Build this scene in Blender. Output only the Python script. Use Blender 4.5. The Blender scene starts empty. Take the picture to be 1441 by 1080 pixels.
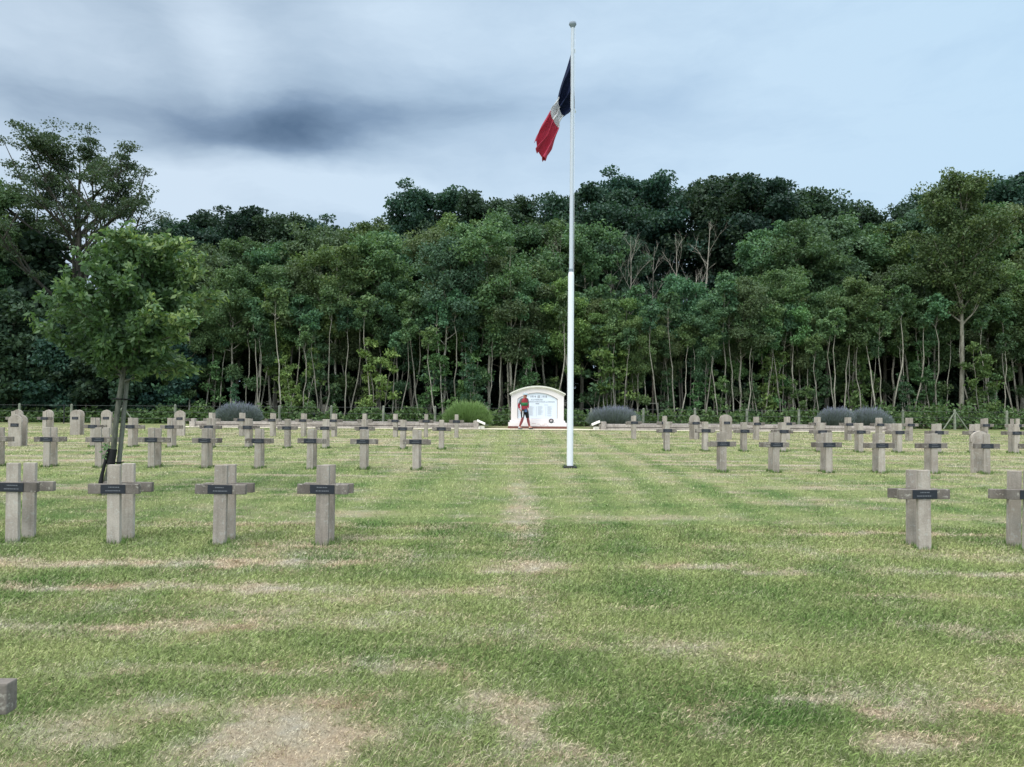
import bpy, math, random
import numpy as np
from mathutils import Vector, Matrix, Euler
random.seed(7)
R = math.radians
sc = bpy.context.scene
COL = sc.collection

# ------------------------------------------------------------------ camera
F = 1082.0                                   # focal length in pixels of the 1441 px wide photograph
CAM_H = 1.7
cd = bpy.data.cameras.new("camera"); cam = bpy.data.objects.new("camera", cd); COL.objects.link(cam)
cd.sensor_width = 36.0; cd.lens = 36.0*F/1441.0; cd.clip_start = 0.05; cd.clip_end = 3000
cam.matrix_world = Matrix.Translation((0, 0, CAM_H)) @ Matrix.Rotation(R(90+0.74), 4, 'X') @ Matrix.Rotation(R(0.42), 4, 'Z')
sc.camera = cam

# ------------------------------------------------------------------ exposure
sc.view_settings.view_transform = 'Standard'; sc.view_settings.look = 'None'
sc.view_settings.exposure = 0.0; sc.view_settings.gamma = 1.0
sc.cycles.max_bounces = 6; sc.cycles.diffuse_bounces = 3; sc.cycles.transmission_bounces = 3; sc.cycles.glossy_bounces = 2

def lin(r, g, b, a=1.0):
    f = lambda c: (c/255)/12.92 if c/255 <= 0.04045 else (((c/255)+0.055)/1.055)**2.4
    return (f(r), f(g), f(b), a)

# ------------------------------------------------------------------ world: overcast sky with broken cloud
SUN_EL, SUN_AZ = R(52), R(-140)              # azimuth from +Y towards +X: behind the camera, to the left
w = bpy.data.worlds.new("World"); sc.world = w; w.use_nodes = True
nt = w.node_tree; nt.nodes.clear()
class NG:
    def __init__(s, nt): s.nt = nt
    def n(s, t, **k):
        o = s.nt.nodes.new(t)
        for a, b in k.items(): setattr(o, a, b)
        return o
    def link(s, a, b): s.nt.links.new(a, b)
    def m(s, op, a, b=None, c=None, clamp=False):
        o = s.nt.nodes.new('ShaderNodeMath'); o.operation = op; o.use_clamp = clamp
        for i, v in enumerate((a, b, c)):
            if v is None: continue
            if isinstance(v, (int, float)): o.inputs[i].default_value = v
            else: s.nt.links.new(v, o.inputs[i])
        return o.outputs[0]
    def mix(s, f, a, b, bt='MIX'):
        o = s.nt.nodes.new('ShaderNodeMix'); o.data_type = 'RGBA'; o.blend_type = bt
        for i, v in ((0, f), (6, a), (7, b)):
            if isinstance(v, (int, float)): o.inputs[i].default_value = v
            elif isinstance(v, tuple): o.inputs[i].default_value = v
            else: s.nt.links.new(v, o.inputs[i])
        return o.outputs[2]
    def noise(s, vec, scale, detail=3, rough=0.5, dist=0.0):
        o = s.nt.nodes.new('ShaderNodeTexNoise')
        o.inputs['Scale'].default_value = scale; o.inputs['Detail'].default_value = detail
        o.inputs['Roughness'].default_value = rough; o.inputs['Distortion'].default_value = dist
        if vec is not None: s.nt.links.new(vec, o.inputs['Vector'])
        return o.outputs['Fac']
    def ramp(s, f, stops):
        o = s.nt.nodes.new('ShaderNodeValToRGB'); e = o.color_ramp.elements
        while len(e) < len(stops): e.new(0.5)
        for i, (p, c) in enumerate(stops): e[i].position = p; e[i].color = c
        s.nt.links.new(f, o.inputs[0]); return o.outputs[0]
    def comb(s, x, y, z):
        o = s.nt.nodes.new('ShaderNodeCombineXYZ')
        for i, v in enumerate((x, y, z)):
            if isinstance(v, (int, float)): o.inputs[i].default_value = v
            else: s.nt.links.new(v, o.inputs[i])
        return o.outputs[0]
g = NG(nt)
tc = g.n('ShaderNodeTexCoord'); sx = g.n('ShaderNodeSeparateXYZ'); g.link(tc.outputs['Generated'], sx.inputs[0])
az = g.m('ARCTAN2', sx.outputs[0], sx.outputs[1]); el = g.m('ARCSINE', sx.outputs[2])
v0 = g.comb(az, g.m('MULTIPLY', el, 2.2), 0.3)
n1 = g.noise(v0, 2.6, 5, 0.55); n2 = g.noise(g.comb(az, g.m('MULTIPLY', el, 2.2), 7.7), 3.1, 5, 0.55)
wa = g.m('ADD', az, g.m('MULTIPLY', g.m('SUBTRACT', n1, 0.5), 0.22))
we = g.m('ADD', el, g.m('MULTIPLY', g.m('SUBTRACT', n2, 0.5), 0.10))
def blob(px, py, sxp, syp, tilt, amp):
    a = math.atan((px-720)/F); e = math.atan((554-py)/F*math.cos(a))
    da = g.m('SUBTRACT', wa, a); de = g.m('SUBTRACT', we, e)
    c, s_ = math.cos(tilt), math.sin(tilt)
    p = g.m('ADD', g.m('MULTIPLY', da, c*F/sxp), g.m('MULTIPLY', de, s_*F/sxp))
    q = g.m('ADD', g.m('MULTIPLY', da, -s_*F/syp), g.m('MULTIPLY', de, c*F/syp))
    r2 = g.m('ADD', g.m('MULTIPLY', p, p), g.m('MULTIPLY', q, q))
    return g.m('MULTIPLY', g.m('POWER', math.e, g.m('MULTIPLY', r2, -1.0)), amp)
val = g.m('ADD', 0.78, g.m('MULTIPLY', g.m('SUBTRACT', g.noise(v0, 1.7, 4, 0.5), 0.5), 0.50))
val = g.m('ADD', val, g.m('MULTIPLY', g.m('SUBTRACT', g.noise(g.comb(wa, g.m('MULTIPLY', we, 3.2), 2.2), 5.5, 6, 0.62), 0.5), 0.46))
for b in [(430, 196, 135, 28, 0.05, -0.36), (400, 172, 250, 44, 0.03, -0.30), (110, 300, 200, 60, 0, 0.12), (600, 165, 170, 24, 0.10, -0.16), (250, 165, 190, 36, -0.1, -0.14),
          (420, 130, 330, 50, 0.05, -0.12), (305, 85, 75, 60, -0.6, 0.26), (400, 270, 330, 34, 0.0, 0.28),
          (225, 35, 70, 40, -0.7, -0.22), (960, 165, 150, 50, 0.1, -0.18), (20, 130, 80, 60, 0, -0.14), (700, 140, 170, 45, 0, -0.14),
          (1280, 150, 330, 260, 0, 0.22), (60, 60, 90, 40, 0, 0.06), (820, 50, 260, 40, 0, 0.10), (560, 45, 90, 40, -.3, .12), (430, 20, 60, 25, 0, -.14)]:
    val = g.m('ADD', val, blob(*b))
left_c = g.ramp(val, [(0.0, lin(88, 112, 140)), (0.3, lin(130, 153, 180)), (0.6, lin(176, 197, 218)), (1.0, lin(214, 232, 249))])
right_c = g.ramp(val, [(0.0, lin(110, 140, 175)), (0.35, lin(148, 182, 215)), (0.7, lin(176, 210, 241)), (1.0, lin(198, 229, 253))])
cloud = g.mix(g.m('ADD', 0.35, g.m('MULTIPLY', az, 0.9), clamp=True), left_c, right_c)
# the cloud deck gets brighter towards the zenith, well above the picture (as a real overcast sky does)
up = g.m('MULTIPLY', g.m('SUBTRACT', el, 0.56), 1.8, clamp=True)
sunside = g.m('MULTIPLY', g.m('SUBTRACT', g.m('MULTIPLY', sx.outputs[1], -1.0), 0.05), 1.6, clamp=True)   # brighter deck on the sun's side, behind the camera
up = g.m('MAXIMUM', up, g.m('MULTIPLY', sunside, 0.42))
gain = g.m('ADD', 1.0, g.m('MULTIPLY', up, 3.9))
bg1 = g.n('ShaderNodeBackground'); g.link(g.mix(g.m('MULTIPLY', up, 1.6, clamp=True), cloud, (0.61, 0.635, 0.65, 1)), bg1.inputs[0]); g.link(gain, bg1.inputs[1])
sky = g.n('ShaderNodeTexSky'); sky.sky_type = 'NISHITA'; sky.sun_disc = False; sky.sun_elevation = SUN_EL; sky.sun_rotation = SUN_AZ
bg2 = g.n('ShaderNodeBackground'); g.link(sky.outputs[0], bg2.inputs[0]); bg2.inputs[1].default_value = 0.10
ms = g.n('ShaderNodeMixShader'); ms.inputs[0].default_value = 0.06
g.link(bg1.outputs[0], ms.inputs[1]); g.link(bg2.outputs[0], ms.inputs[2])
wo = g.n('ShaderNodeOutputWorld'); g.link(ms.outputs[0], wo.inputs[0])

sd = bpy.data.lights.new("sun", 'SUN'); so = bpy.data.objects.new("sun", sd); COL.objects.link(so)
sd.energy = 1.7; sd.angle = R(20); sd.color = (1.0, 0.97, 0.92)
to_sun = Vector((math.sin(SUN_AZ)*math.cos(SUN_EL), math.cos(SUN_AZ)*math.cos(SUN_EL), math.sin(SUN_EL)))
so.rotation_euler = to_sun.to_track_quat('Z', 'Y').to_euler()

# ------------------------------------------------------------------ helpers
def tag(o, label=None, cat=None, group=None, kind=None):
    if label: o['label'] = label
    if cat: o['category'] = cat
    if group: o['group'] = group
    if kind: o['kind'] = kind
    return o
def empty(name, loc, rz=0.0, **k):
    o = bpy.data.objects.new(name, None); COL.objects.link(o); o.location = loc; o.rotation_euler = (0, 0, rz)
    o.empty_display_size = 0.2
    return tag(o, **k)
def link(name, me, parent=None, loc=None):
    o = bpy.data.objects.new(name, me); COL.objects.link(o)
    if parent is not None: o.parent = parent
    if loc is not None: o.location = loc
    return o
def copy_tree(o, parent=None):
    c = o.copy(); COL.objects.link(c)
    if parent is not None: c.parent = parent
    for ch in list(o.children): copy_tree(ch, c)
    return c

class MB:
    """collects vertices and faces, then builds one mesh"""
    def __init__(s): s.v = []; s.f = []; s.sm = []
    def add(s, vs, fs, smooth=False):
        o = len(s.v); s.v += [tuple(v) for v in vs]; s.f += [tuple(i+o for i in f) for f in fs]; s.sm += [smooth]*len(fs); return s
    def box(s, x0, x1, y0, y1, z0, z1, top=None):
        """top = (dx, dy) shrinks the upper face"""
        dx, dy = top or (0, 0)
        vs = [(x0, y0, z0), (x1, y0, z0), (x1, y1, z0), (x0, y1, z0), (x0+dx, y0+dy, z1), (x1-dx, y0+dy, z1), (x1-dx, y1-dy, z1), (x0+dx, y1-dy, z1)]
        return s.add(vs, [(3, 2, 1, 0), (4, 5, 6, 7), (0, 1, 5, 4), (1, 2, 6, 5), (2, 3, 7, 6), (3, 0, 4, 7)])
    def tube(s, pts, rad, n=8, cap=True):
        pts = [Vector(p) for p in pts]; rings = []
        ref = Vector((0.31, 0.95, 0.05)).normalized()
        for i, p in enumerate(pts):
            t = (pts[min(i+1, len(pts)-1)]-pts[max(i-1, 0)])
            t = t.normalized() if t.length > 1e-9 else Vector((0, 0, 1))
            a = t.cross(ref)
            if a.length < 0.05: a = t.cross(Vector((1, 0, 0)))
            a.normalize(); b = t.cross(a)
            r = rad[i] if hasattr(rad, '__len__') else rad
            rings.append([p+(a*math.cos(2*math.pi*k/n)+b*math.sin(2*math.pi*k/n))*r for k in range(n)])
        vs = [q for ring in rings for q in ring]; fs = []
        for i in range(len(pts)-1):
            for k in range(n):
                fs.append((i*n+k, i*n+(k+1) % n, (i+1)*n+(k+1) % n, (i+1)*n+k))
        s.add(vs, fs, True)
        if cap: s.add(rings[0], [tuple(range(n))[::-1]]); s.add(rings[-1], [tuple(range(n))])
        return s
    def prism(s, outline, y0, y1):
        """outline in (x, z), counter-clockwise seen from -Y"""
        n = len(outline)
        vs = [(x, y0, z) for x, z in outline]+[(x, y1, z) for x, z in outline]
        fs = [tuple(range(n)), tuple(range(2*n-1, n-1, -1))]
        fs += [((i+1) % n, i, i+n, (i+1) % n+n) for i in range(n)]
        return s.add(vs, fs)
    def band(s, inner, outer, y0, y1):
        """open band between two polylines in (x, z) with the same count"""
        n = len(inner); vs = []
        for pl, y in ((inner, y0), (outer, y0), (inner, y1), (outer, y1)): vs += [(x, y, z) for x, z in pl]
        I0, O0, I1, O1 = 0, n, 2*n, 3*n; fs = []
        for i in range(n-1):
            fs += [(I0+i, I0+i+1, O0+i+1, O0+i), (O1+i, O1+i+1, I1+i+1, I1+i), (O0+i, O0+i+1, O1+i+1, O1+i), (I1+i, I1+i+1, I0+i+1, I0+i)]
        fs += [(I0, O0, O1, I1), (I0+n-1, I1+n-1, O1+n-1, O0+n-1)]
        return s.add(vs, fs)
    def build(s, name, mat, parent=None, loc=None, bevel=0, **k):
        me = bpy.data.meshes.new(name); me.from_pydata(s.v, [], s.f); me.polygons.foreach_set('use_smooth', s.sm)
        if mat: me.materials.append(mat)
        me.update()
        if bevel:
            import bmesh
            bm = bmesh.new(); bm.from_mesh(me); bmesh.ops.recalc_face_normals(bm, faces=bm.faces)
            bmesh.ops.bevel(bm, geom=[e for e in bm.edges], offset=bevel, segments=2, affect='EDGES', profile=0.6)
            bm.to_mesh(me); bm.free()
        o = link(name, me, parent, loc); return tag(o, **k)

def fast_mesh(name, V, nper, mat, attrs=None, smooth=False):
    """V: (nf*nper, 3) array of unshared corners"""
    nv = len(V); nf = nv//nper
    me = bpy.data.meshes.new(name); me.vertices.add(nv); me.loops.add(nv); me.polygons.add(nf)
    me.vertices.foreach_set('co', V.astype(np.float32).ravel())
    me.loops.foreach_set('vertex_index', np.arange(nv, dtype=np.int32))
    me.polygons.foreach_set('loop_start', np.arange(0, nv, nper, dtype=np.int32))
    if hasattr(me.polygons[0], 'loop_total'):
        try: me.polygons.foreach_set('loop_total', np.full(nf, nper, dtype=np.int32))
        except Exception: pass
    for an, av in (attrs or {}).items():
        a = me.attributes.new(an, 'FLOAT', 'POINT'); a.data.foreach_set('value', av.astype(np.float32))
    me.materials.append(mat); me.update(calc_edges=True)
    return me

# ------------------------------------------------------------------ materials
def mat_new(name):
    m = bpy.data.materials.new(name); m.use_nodes = True; t = m.node_tree; t.nodes.clear()
    g = NG(t); b = g.n('ShaderNodeBsdfPrincipled'); o = g.n('ShaderNodeOutputMaterial'); g.link(b.outputs[0], o.inputs[0])
    return m, g, b, o
def simple(name, col, rough=0.7, var=0.15, scale=12, metallic=0.0, bump=0.0, spec=0.3):
    m, g, b, o = mat_new(name)
    tc = g.n('ShaderNodeTexCoord'); oi = g.n('ShaderNodeObjectInfo')
    n = g.noise(tc.outputs['Object'], scale, 4, 0.6)
    f = g.m('ADD', 1-var, g.m('MULTIPLY', n, 2*var))
    c = g.mix(1.0, col, g.comb(f, f, f), 'MULTIPLY'); g.link(c, b.inputs['Base Color'])
    b.inputs['Roughness'].default_value = rough; b.inputs['Metallic'].default_value = metallic
    b.inputs['Specular IOR Level'].default_value = spec
    if bump:
        bp = g.n('ShaderNodeBump'); bp.inputs['Strength'].default_value = bump; bp.inputs['Distance'].default_value = 0.01
        g.link(g.noise(tc.outputs['Object'], scale*8, 4, 0.6), bp.inputs['Height']); g.link(bp.outputs[0], b.inputs['Normal'])
    return m

def concrete(name, c0, c1, lich):
    m, g, b, o = mat_new(name)
    tc = g.n('ShaderNodeTexCoord'); oi = g.n('ShaderNodeObjectInfo'); geo = g.n('ShaderNodeNewGeometry')
    vec = g.n('ShaderNodeVectorMath'); vec.operation = 'ADD'; g.link(geo.outputs['Position'], vec.inputs[0])
    P = vec.outputs[0]
    big = g.noise(P, 3.0, 5, 0.6); fine = g.noise(P, 70, 4, 0.7); mp = g.n('ShaderNodeMapping'); g.link(P, mp.inputs[0]); mp.inputs['Scale'].default_value = (14, 14, 1.3)
    streak = g.noise(mp.outputs[0], 1.0, 4, 0.6)
    c = g.mix(g.ramp(big, [(0.35, (0, 0, 0, 1)), (0.7, (1, 1, 1, 1))]), c0, c1)
    c = g.mix(g.m('MULTIPLY', g.ramp(streak, [(0.46, (0, 0, 0, 1)), (0.66, (1, 1, 1, 1))]), 0.38), c, lin(104, 98, 88))
    c = g.mix(g.m('MULTIPLY', g.ramp(g.noise(P, 19, 3, 0.7), [(0.57, (0, 0, 0, 1)), (0.64, (1, 1, 1, 1))]), 0.6), c, lich)
    f = g.m('ADD', 0.62, g.m('MULTIPLY', fine, 0.76)); c = g.mix(1.0, c, g.comb(f, f, f), 'MULTIPLY')
    r = g.m('ADD', 0.86, g.m('MULTIPLY', oi.outputs['Random'], 0.28)); c = g.mix(1.0, c, g.comb(r, r, r), 'MULTIPLY')
    g.link(c, b.inputs['Base Color']); b.inputs['Roughness'].default_value = 0.92; b.inputs['Specular IOR Level'].default_value = 0.2
    bp = g.n('ShaderNodeBump'); bp.inputs['Strength'].default_value = 0.5; bp.inputs['Distance'].default_value = 0.006
    g.link(fine, bp.inputs['Height']); g.link(bp.outputs[0], b.inputs['Normal'])
    return m
M = {}
M['concrete'] = concrete('cast_concrete', (0.31, 0.27, 0.23, 1), (0.42, 0.375, 0.325, 1), (0.42, 0.41, 0.37, 1))
M['bar_concrete'] = concrete('weathered_bar_concrete', (0.115, 0.10, 0.09, 1), (0.27, 0.24, 0.21, 1), (0.40, 0.38, 0.33, 1))
M['kerbstone'] = concrete('kerb_concrete', (0.25, 0.22, 0.20, 1), (0.40, 0.36, 0.33, 1), (0.5, 0.47, 0.42, 1))
M['joint'] = simple('joint', (0.05, 0.045, 0.045, 1), 0.9)
M['post_green'] = concrete('mossy_concrete', (0.15, 0.17, 0.13, 1), (0.24, 0.26, 0.20, 1), (0.30, 0.33, 0.25, 1))
M['plaque'] = simple('dark_bronze_plaque', (0.022, 0.026, 0.036, 1), 0.45, 0.4, 30, 0.3, 0.2, 0.5)
M['letter'] = simple('worn_letters', (0.16, 0.17, 0.19, 1), 0.6)
M['white_paint'] = simple('white_pole_paint', (0.74, 0.76, 0.79, 1), 0.5, 0.05, 3, 0, 0, 0.5)
M['pole_upper'] = simple('backlit_white_pole_paint', (0.50, 0.54, 0.60, 1), 0.4, 0.05, 3, 0, 0, 0.4)  # same white as below, with the backlit grey put into the colour
M['grey_paint'] = simple('grey_cap_paint', (0.22, 0.26, 0.31, 1), 0.5, 0.1)
M['iron'] = simple('dark_iron', (0.03, 0.03, 0.032, 1), 0.6, 0.3)
M['wire'] = simple('fence_wire', (0.12, 0.13, 0.13, 1), 0.5, 0.2, 3, 0.6)
M['render'] = simple('cream_render', (0.76, 0.71, 0.70, 1), 0.85, 0.10, 2.2, 0, 0.2, 0.2)
M['cornice'] = simple('cream_stone', (0.74, 0.72, 0.64, 1), 0.85, 0.14, 4, 0, 0.2, 0.2)
M['marble'] = simple('white_marble', (0.70, 0.76, 0.84, 1), 0.5, 0.04, 3, 0, 0, 0.4)
M['ink'] = simple('engraved_letters', (0.14, 0.15, 0.19, 1), 0.8, 0.1)
M['ink_pale'] = simple('faint_letters', (0.42, 0.45, 0.50, 1), 0.8, 0.1)
M['brick'] = simple('red_stone_footing', (0.17, 0.075, 0.06, 1), 0.85, 0.25, 9, 0, 0.3)
M['gravel'] = simple('pale_gravel', (0.62, 0.57, 0.43, 1), 0.95, 0.25, 40, 0, 0.6)
M['soil'] = simple('bed_soil', (0.10, 0.075, 0.05, 1), 0.95, 0.3, 12, 0, 0.5)
M['rubber'] = simple('black_rubber', (0.012, 0.012, 0.013, 1), 0.7)
M['stake'] = simple('grey_stake_wood', (0.15, 0.155, 0.13, 1), 0.85, 0.3, 14, 0, 0.6)

def bark(name, c0, c1, sc_=9):
    m, g, b, o = mat_new(name)
    geo = g.n('ShaderNodeNewGeometry'); mp = g.n('ShaderNodeMapping'); g.link(geo.outputs['Position'], mp.inputs[0]); mp.inputs['Scale'].default_value = (sc_, sc_, sc_*0.25)
    n = g.noise(mp.outputs[0], 1.0, 5, 0.65); c = g.mix(g.ramp(n, [(0.35, (0, 0, 0, 1)), (0.68, (1, 1, 1, 1))]), c0, c1)
    oi = g.n('ShaderNodeObjectInfo'); r = g.m('ADD', 0.7, g.m('MULTIPLY', oi.outputs['Random'], 0.6)); c = g.mix(1.0, c, g.comb(r, r, r), 'MULTIPLY')
    g.link(c, b.inputs['Base Color']); b.inputs['Roughness'].default_value = 0.9; b.inputs['Specular IOR Level'].default_value = 0.15
    bp = g.n('ShaderNodeBump'); bp.inputs['Strength'].default_value = 0.6; bp.inputs['Distance'].default_value = 0.02
    g.link(n, bp.inputs['Height']); g.link(bp.outputs[0], b.inputs['Normal'])
    return m
M['bark_pale'] = bark('pale_bark', (0.15, 0.14, 0.11, 1), (0.40, 0.38, 0.31, 1))
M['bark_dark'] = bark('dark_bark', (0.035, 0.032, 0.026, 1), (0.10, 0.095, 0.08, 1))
M['bark_dead'] = bark('bleached_dead_wood', (0.20, 0.18, 0.15, 1), (0.36, 0.33, 0.28, 1))
M['bark_young'] = bark('young_bark', (0.07, 0.075, 0.06, 1), (0.19, 0.19, 0.155, 1), 25)

def leaf(name, c0, c1, c2, trans=0.27, rough=0.6, hue=0.6, attr='tint'):
    """c0..c2 picked by a random number carried by every leaf; every plant is shifted a little too"""
    m, g, b, o = mat_new(name)
    at = g.n('ShaderNodeAttribute'); at.attribute_name = attr
    oi = g.n('ShaderNodeObjectInfo')
    c = g.ramp(at.outputs['Fac'], [(0.0, c0), (0.55, c1), (1.0, c2)])
    r = g.m('ADD', 1-hue*0.5, g.m('MULTIPLY', oi.outputs['Random'], hue))
    r2 = g.m('FRACT', g.m('MULTIPLY', oi.outputs['Random'], 7.31)); r2 = g.m('ADD', 1-hue*.25, g.m('MULTIPLY', r2, hue*.6))
    c = g.mix(1.0, c, g.comb(g.m('MULTIPLY', r, r2), r, g.m('DIVIDE', r, r2)), 'MULTIPLY')
    g.link(c, b.inputs['Base Color']); b.inputs['Roughness'].default_value = rough; b.inputs['Specular IOR Level'].default_value = 0.3
    if trans > 0:
        tr = g.n('ShaderNodeBsdfTranslucent'); g.link(g.mix(1.0, c, (1.15, 1.2, 0.6, 1), 'MULTIPLY'), tr.inputs[0])
        mx = g.n('ShaderNodeMixShader'); mx.inputs[0].default_value = trans
        g.link(b.outputs[0], mx.inputs[1]); g.link(tr.outputs[0], mx.inputs[2]); g.link(mx.outputs[0], o.inputs[0])
    return m
M['leaf_mid'] = leaf('leaf_mid_green', (0.044, 0.090, 0.046, 1), (0.078, 0.152, 0.070, 1), (0.14, 0.22, 0.095, 1))
M['leaf_fresh'] = leaf('leaf_fresh_green', (0.062, 0.122, 0.045, 1), (0.110, 0.200, 0.068, 1), (0.19, 0.29, 0.10, 1))
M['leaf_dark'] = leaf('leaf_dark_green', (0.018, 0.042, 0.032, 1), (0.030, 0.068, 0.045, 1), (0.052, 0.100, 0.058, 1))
M['leaf_olive'] = leaf('leaf_olive_green', (0.046, 0.086, 0.048, 1), (0.080, 0.134, 0.070, 1), (0.13, 0.19, 0.10, 1))
M['leaf_dusky'] = leaf('leaf_dusky_green', (0.028, 0.055, 0.036, 1), (0.045, 0.085, 0.050, 1), (0.075, 0.12, 0.065, 1))
M['leaf_young'] = leaf('leaf_young_tree', (0.052, 0.108, 0.052, 1), (0.108, 0.190, 0.080, 1), (0.33, 0.42, 0.18, 1), 0.35, 0.45, 0.1)
M['leaf_herb'] = leaf('leaf_undergrowth', (0.04, 0.085, 0.035, 1), (0.07, 0.14, 0.055, 1), (0.14, 0.22, 0.10, 1))
M['leaf_grass_shrub'] = leaf('leaf_lavender_green', (0.12, 0.20, 0.07, 1), (0.24, 0.36, 0.13, 1), (0.42, 0.52, 0.24, 1), 0.2, hue=.05)
M['lavender'] = leaf('lavender_spikes', (0.10, 0.15, 0.085, 1), (0.20, 0.23, 0.25, 1), (0.33, 0.32, 0.50, 1), 0.15, 0.7, 0.0)

# ------------------------------------------------------------------ ground: lawn as one sheet to the horizon
rng = np.random.default_rng(11)
_T = rng.random((256, 256))
def vnoise(x, y):
    xi = np.floor(x).astype(int); yi = np.floor(y).astype(int); fx = x-xi; fy = y-yi
    fx = fx*fx*(3-2*fx); fy = fy*fy*(3-2*fy); a = _T[xi % 256, yi % 256]; b = _T[(xi+1) % 256, yi % 256]
    c = _T[xi % 256, (yi+1) % 256]; d = _T[(xi+1) % 256, (yi+1) % 256]
    return (a*(1-fx)+b*fx)*(1-fy)+(c*(1-fx)+d*fx)*fy
def fbm(x, y, o=4, r=0.55):
    s = 0; a = 1; t = 0
    for i in range(o): s = s+a*vnoise(x*2**i+17*i, y*2**i+31*i); t += a; a *= r
    return s/t
ROWS = [2.69, 8.54, 16.95, 23.15, 29.25]
PATCH = [(-1.05, 3.85, .42, .36, .95), (-.8, 4.8, .34, .14, .7), (-.08, 4.0, .16, .45, .65), (.12, 7.6, .38, .35, .8), (.1, 6.4, .22, .8, .35), (1.8, 7.55, .55, .10, .8),
         (2.55, 7.3, .28, .08, .75), (1.72, 4.37, .15, .06, .95), (2.03, 4.27, .15, .05, .9), (2.1, 3.85, .3, .08, .8), (2.6, 4.2, .55, .13, .65), (4.8, 7.4, 1.2, .10, .8),
         (4.6, 9.45, 1.3, .10, .9), (3.2, 5.6, .5, .16, .5), (1.2, 5.1, .5, .2, .45), (1.0, 4.05, .25, .25, .45), (-2.6, 5.6, .9, .13, .75), (-1.75, 5.62, .35, .1, .8), (-4.2, 5.65, .9, .1, .45),
         (-1.5, 4.7, 1.0, .07, .5), (-3.6, 6.62, 2.4, .11, .7), (-2.1, 6.62, .55, .13, .95), (-4.5, 7.57, 2.6, .13, .75), (-2.4, 7.6, .75, .15, .9), (-.6, 6.55, .8, .10, .55), (-.7, 5.9, .5, .06, .5),
         (-1.9, 4.1, .3, .1, .6), (-2.3, 3.9, .4, .15, .55), (-1.4, 9.0, .8, .12, .5), (-3, 9.7, 2.5, .12, .45), (.2, 4.25, .3, .06, .5), (-.2, 5.6, .35, .06, .4), (-1.3, 8.2, .35, .2, .5),
         (3.6, 6.6, .6, .09, .5), (5.2, 6.1, .9, .1, .5), (.15, 10.5, .28, 1.6, .55), (.15, 13, .25, 1.5, .4), (2.6, 8.6, .7, .08, .35), (1.0, 6.2, .3, .07, .4), (3.1, 4.9, .35, .08, .5),
         (.0, 3.5, .5, .12, .5), (1.7, 3.4, .6, .1, .4), (3.3, 3.7, .5, .1, .5), (-2.9, 3.4, .5, .15, .5)]
BANDS = [(9.9, .6), (10.9, .35), (12.3, .4), (13.4, .5), (14.6, .35), (15.7, .5), (17.9, .75), (18.7, .8), (19.7, .6), (20.8, .5), (21.8, .55), (24.0, .6), (24.9, .85), (25.9, .6), (27.0, .7), (28.1, .6), (30.2, .6), (31.2, .75), (32.3, .6), (33.5, .65), (34.6, .6)]
def dryness(X, Y):
    X = np.asarray(X, float); Y = np.asarray(Y, float)
    wx = X+(fbm(X*1.3+5, Y*1.3, 4)-.5)*.8; wy = Y+(fbm(X*1.1+50, Y*1.6+9, 4)-.5)*.45
    d = np.clip((fbm(X*.45+3, Y*1.5+40, 5, .6)-.48)*2.5, 0, 1)*.55
    d = d+np.clip((fbm(X*1.6+80, Y*3.2+10, 4, .6)-.55)*3, 0, 1)*.30
    qx = wx+(fbm(X*5+31, Y*6, 4, .65)-.5)*.55; qy = wy+(fbm(X*4+90, Y*7+13, 4, .65)-.5)*.38
    for (px, py, rx, ry, s) in PATCH:
        e = ((qx-px)/(rx*1.1))**2+((qy-py)/(ry*1.3))**2
        d = np.maximum(d, s*np.exp(-np.clip(e, 0, 40)**1.3*.8))
    for i, (yy, s) in enumerate(BANDS):
        seg = np.clip((fbm(X*.35+i*13.7, Y*.0+i*3.1, 3)-.40)*5, 0, 1)
        side = np.where((X > -1.3) & (X < 3.6), .35, 1.0)
        d = np.maximum(d, s*side*seg*np.exp(-((qy*.8+wy*.2-yy)/.24)**2))
    d = d*(.66+.68*fbm(X*9, Y*9, 3))+.10*np.clip((fbm(X*2.2+7, Y*4+7, 4)-.4)*4, 0, 1)+np.clip((Y-8)/12, 0, 1)*.17
    d = d*(.55+.9*fbm(X*3.1+11, Y*6+5, 4))+.10*np.sin(2*np.pi*X/.98+.6)*np.clip((Y-4)/10, 0, 1)*(np.abs(X-1.2) < 2.6)
    return np.clip(d, 0, 1)
def lush(X, Y):
    l = fbm(X*.7+200, Y*1.2+77, 4)*.9+.25*fbm(X*3.1+20, Y*5+7, 3)
    stripe = .26*np.sin(2*np.pi*(X+.12*np.sin(Y*.3))/1.05)*np.clip((Y-4)/8, 0, 1)*(.5+.9*fbm(X*.6, Y*.25+3, 2))
    track = .10*np.exp(-((X-2.4-(Y-8)*.03-.9*np.exp(-(Y-3)/3))/.22)**2)
    return np.clip((l-.34)*1.75+stripe-track-np.clip((Y-10)/14, 0, 1)*.22, 0, 1)
def spaced(segs):
    out = []
    for a, b, st in segs: out += list(np.arange(a, b, st))
    return np.array(out)
xs = np.unique(np.concatenate([[-900, -400, -200, -120, -80, -60, -48], spaced([(-40, -12, .35), (-12, -6, .14), (-6, 6.5, .07), (6.5, 12, .14), (12, 40, .35)]), [40, 48, 60, 80, 120, 200, 400, 900]]))
ys = np.unique(np.concatenate([[-400, -100, -30, -10, -4], spaced([(-1, 10, .06), (10, 20, .10), (20, 36, .14), (36, 44, .4)]), [44, 48, 55, 70, 100, 200, 500, 1500]]))
GX, GY = np.meshgrid(xs, ys)
DR = dryness(GX, GY); LU = lush(GX, GY)
GZ = np.where((GY < 44) & (np.abs(GX) < 45), (fbm(GX*.5, GY*.5, 3)-.5)*.02+(fbm(GX*6, GY*6, 2)-.5)*.010, 0.0)
WOOD = np.clip((GY-40.2)/1.2, 0, 1)
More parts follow.
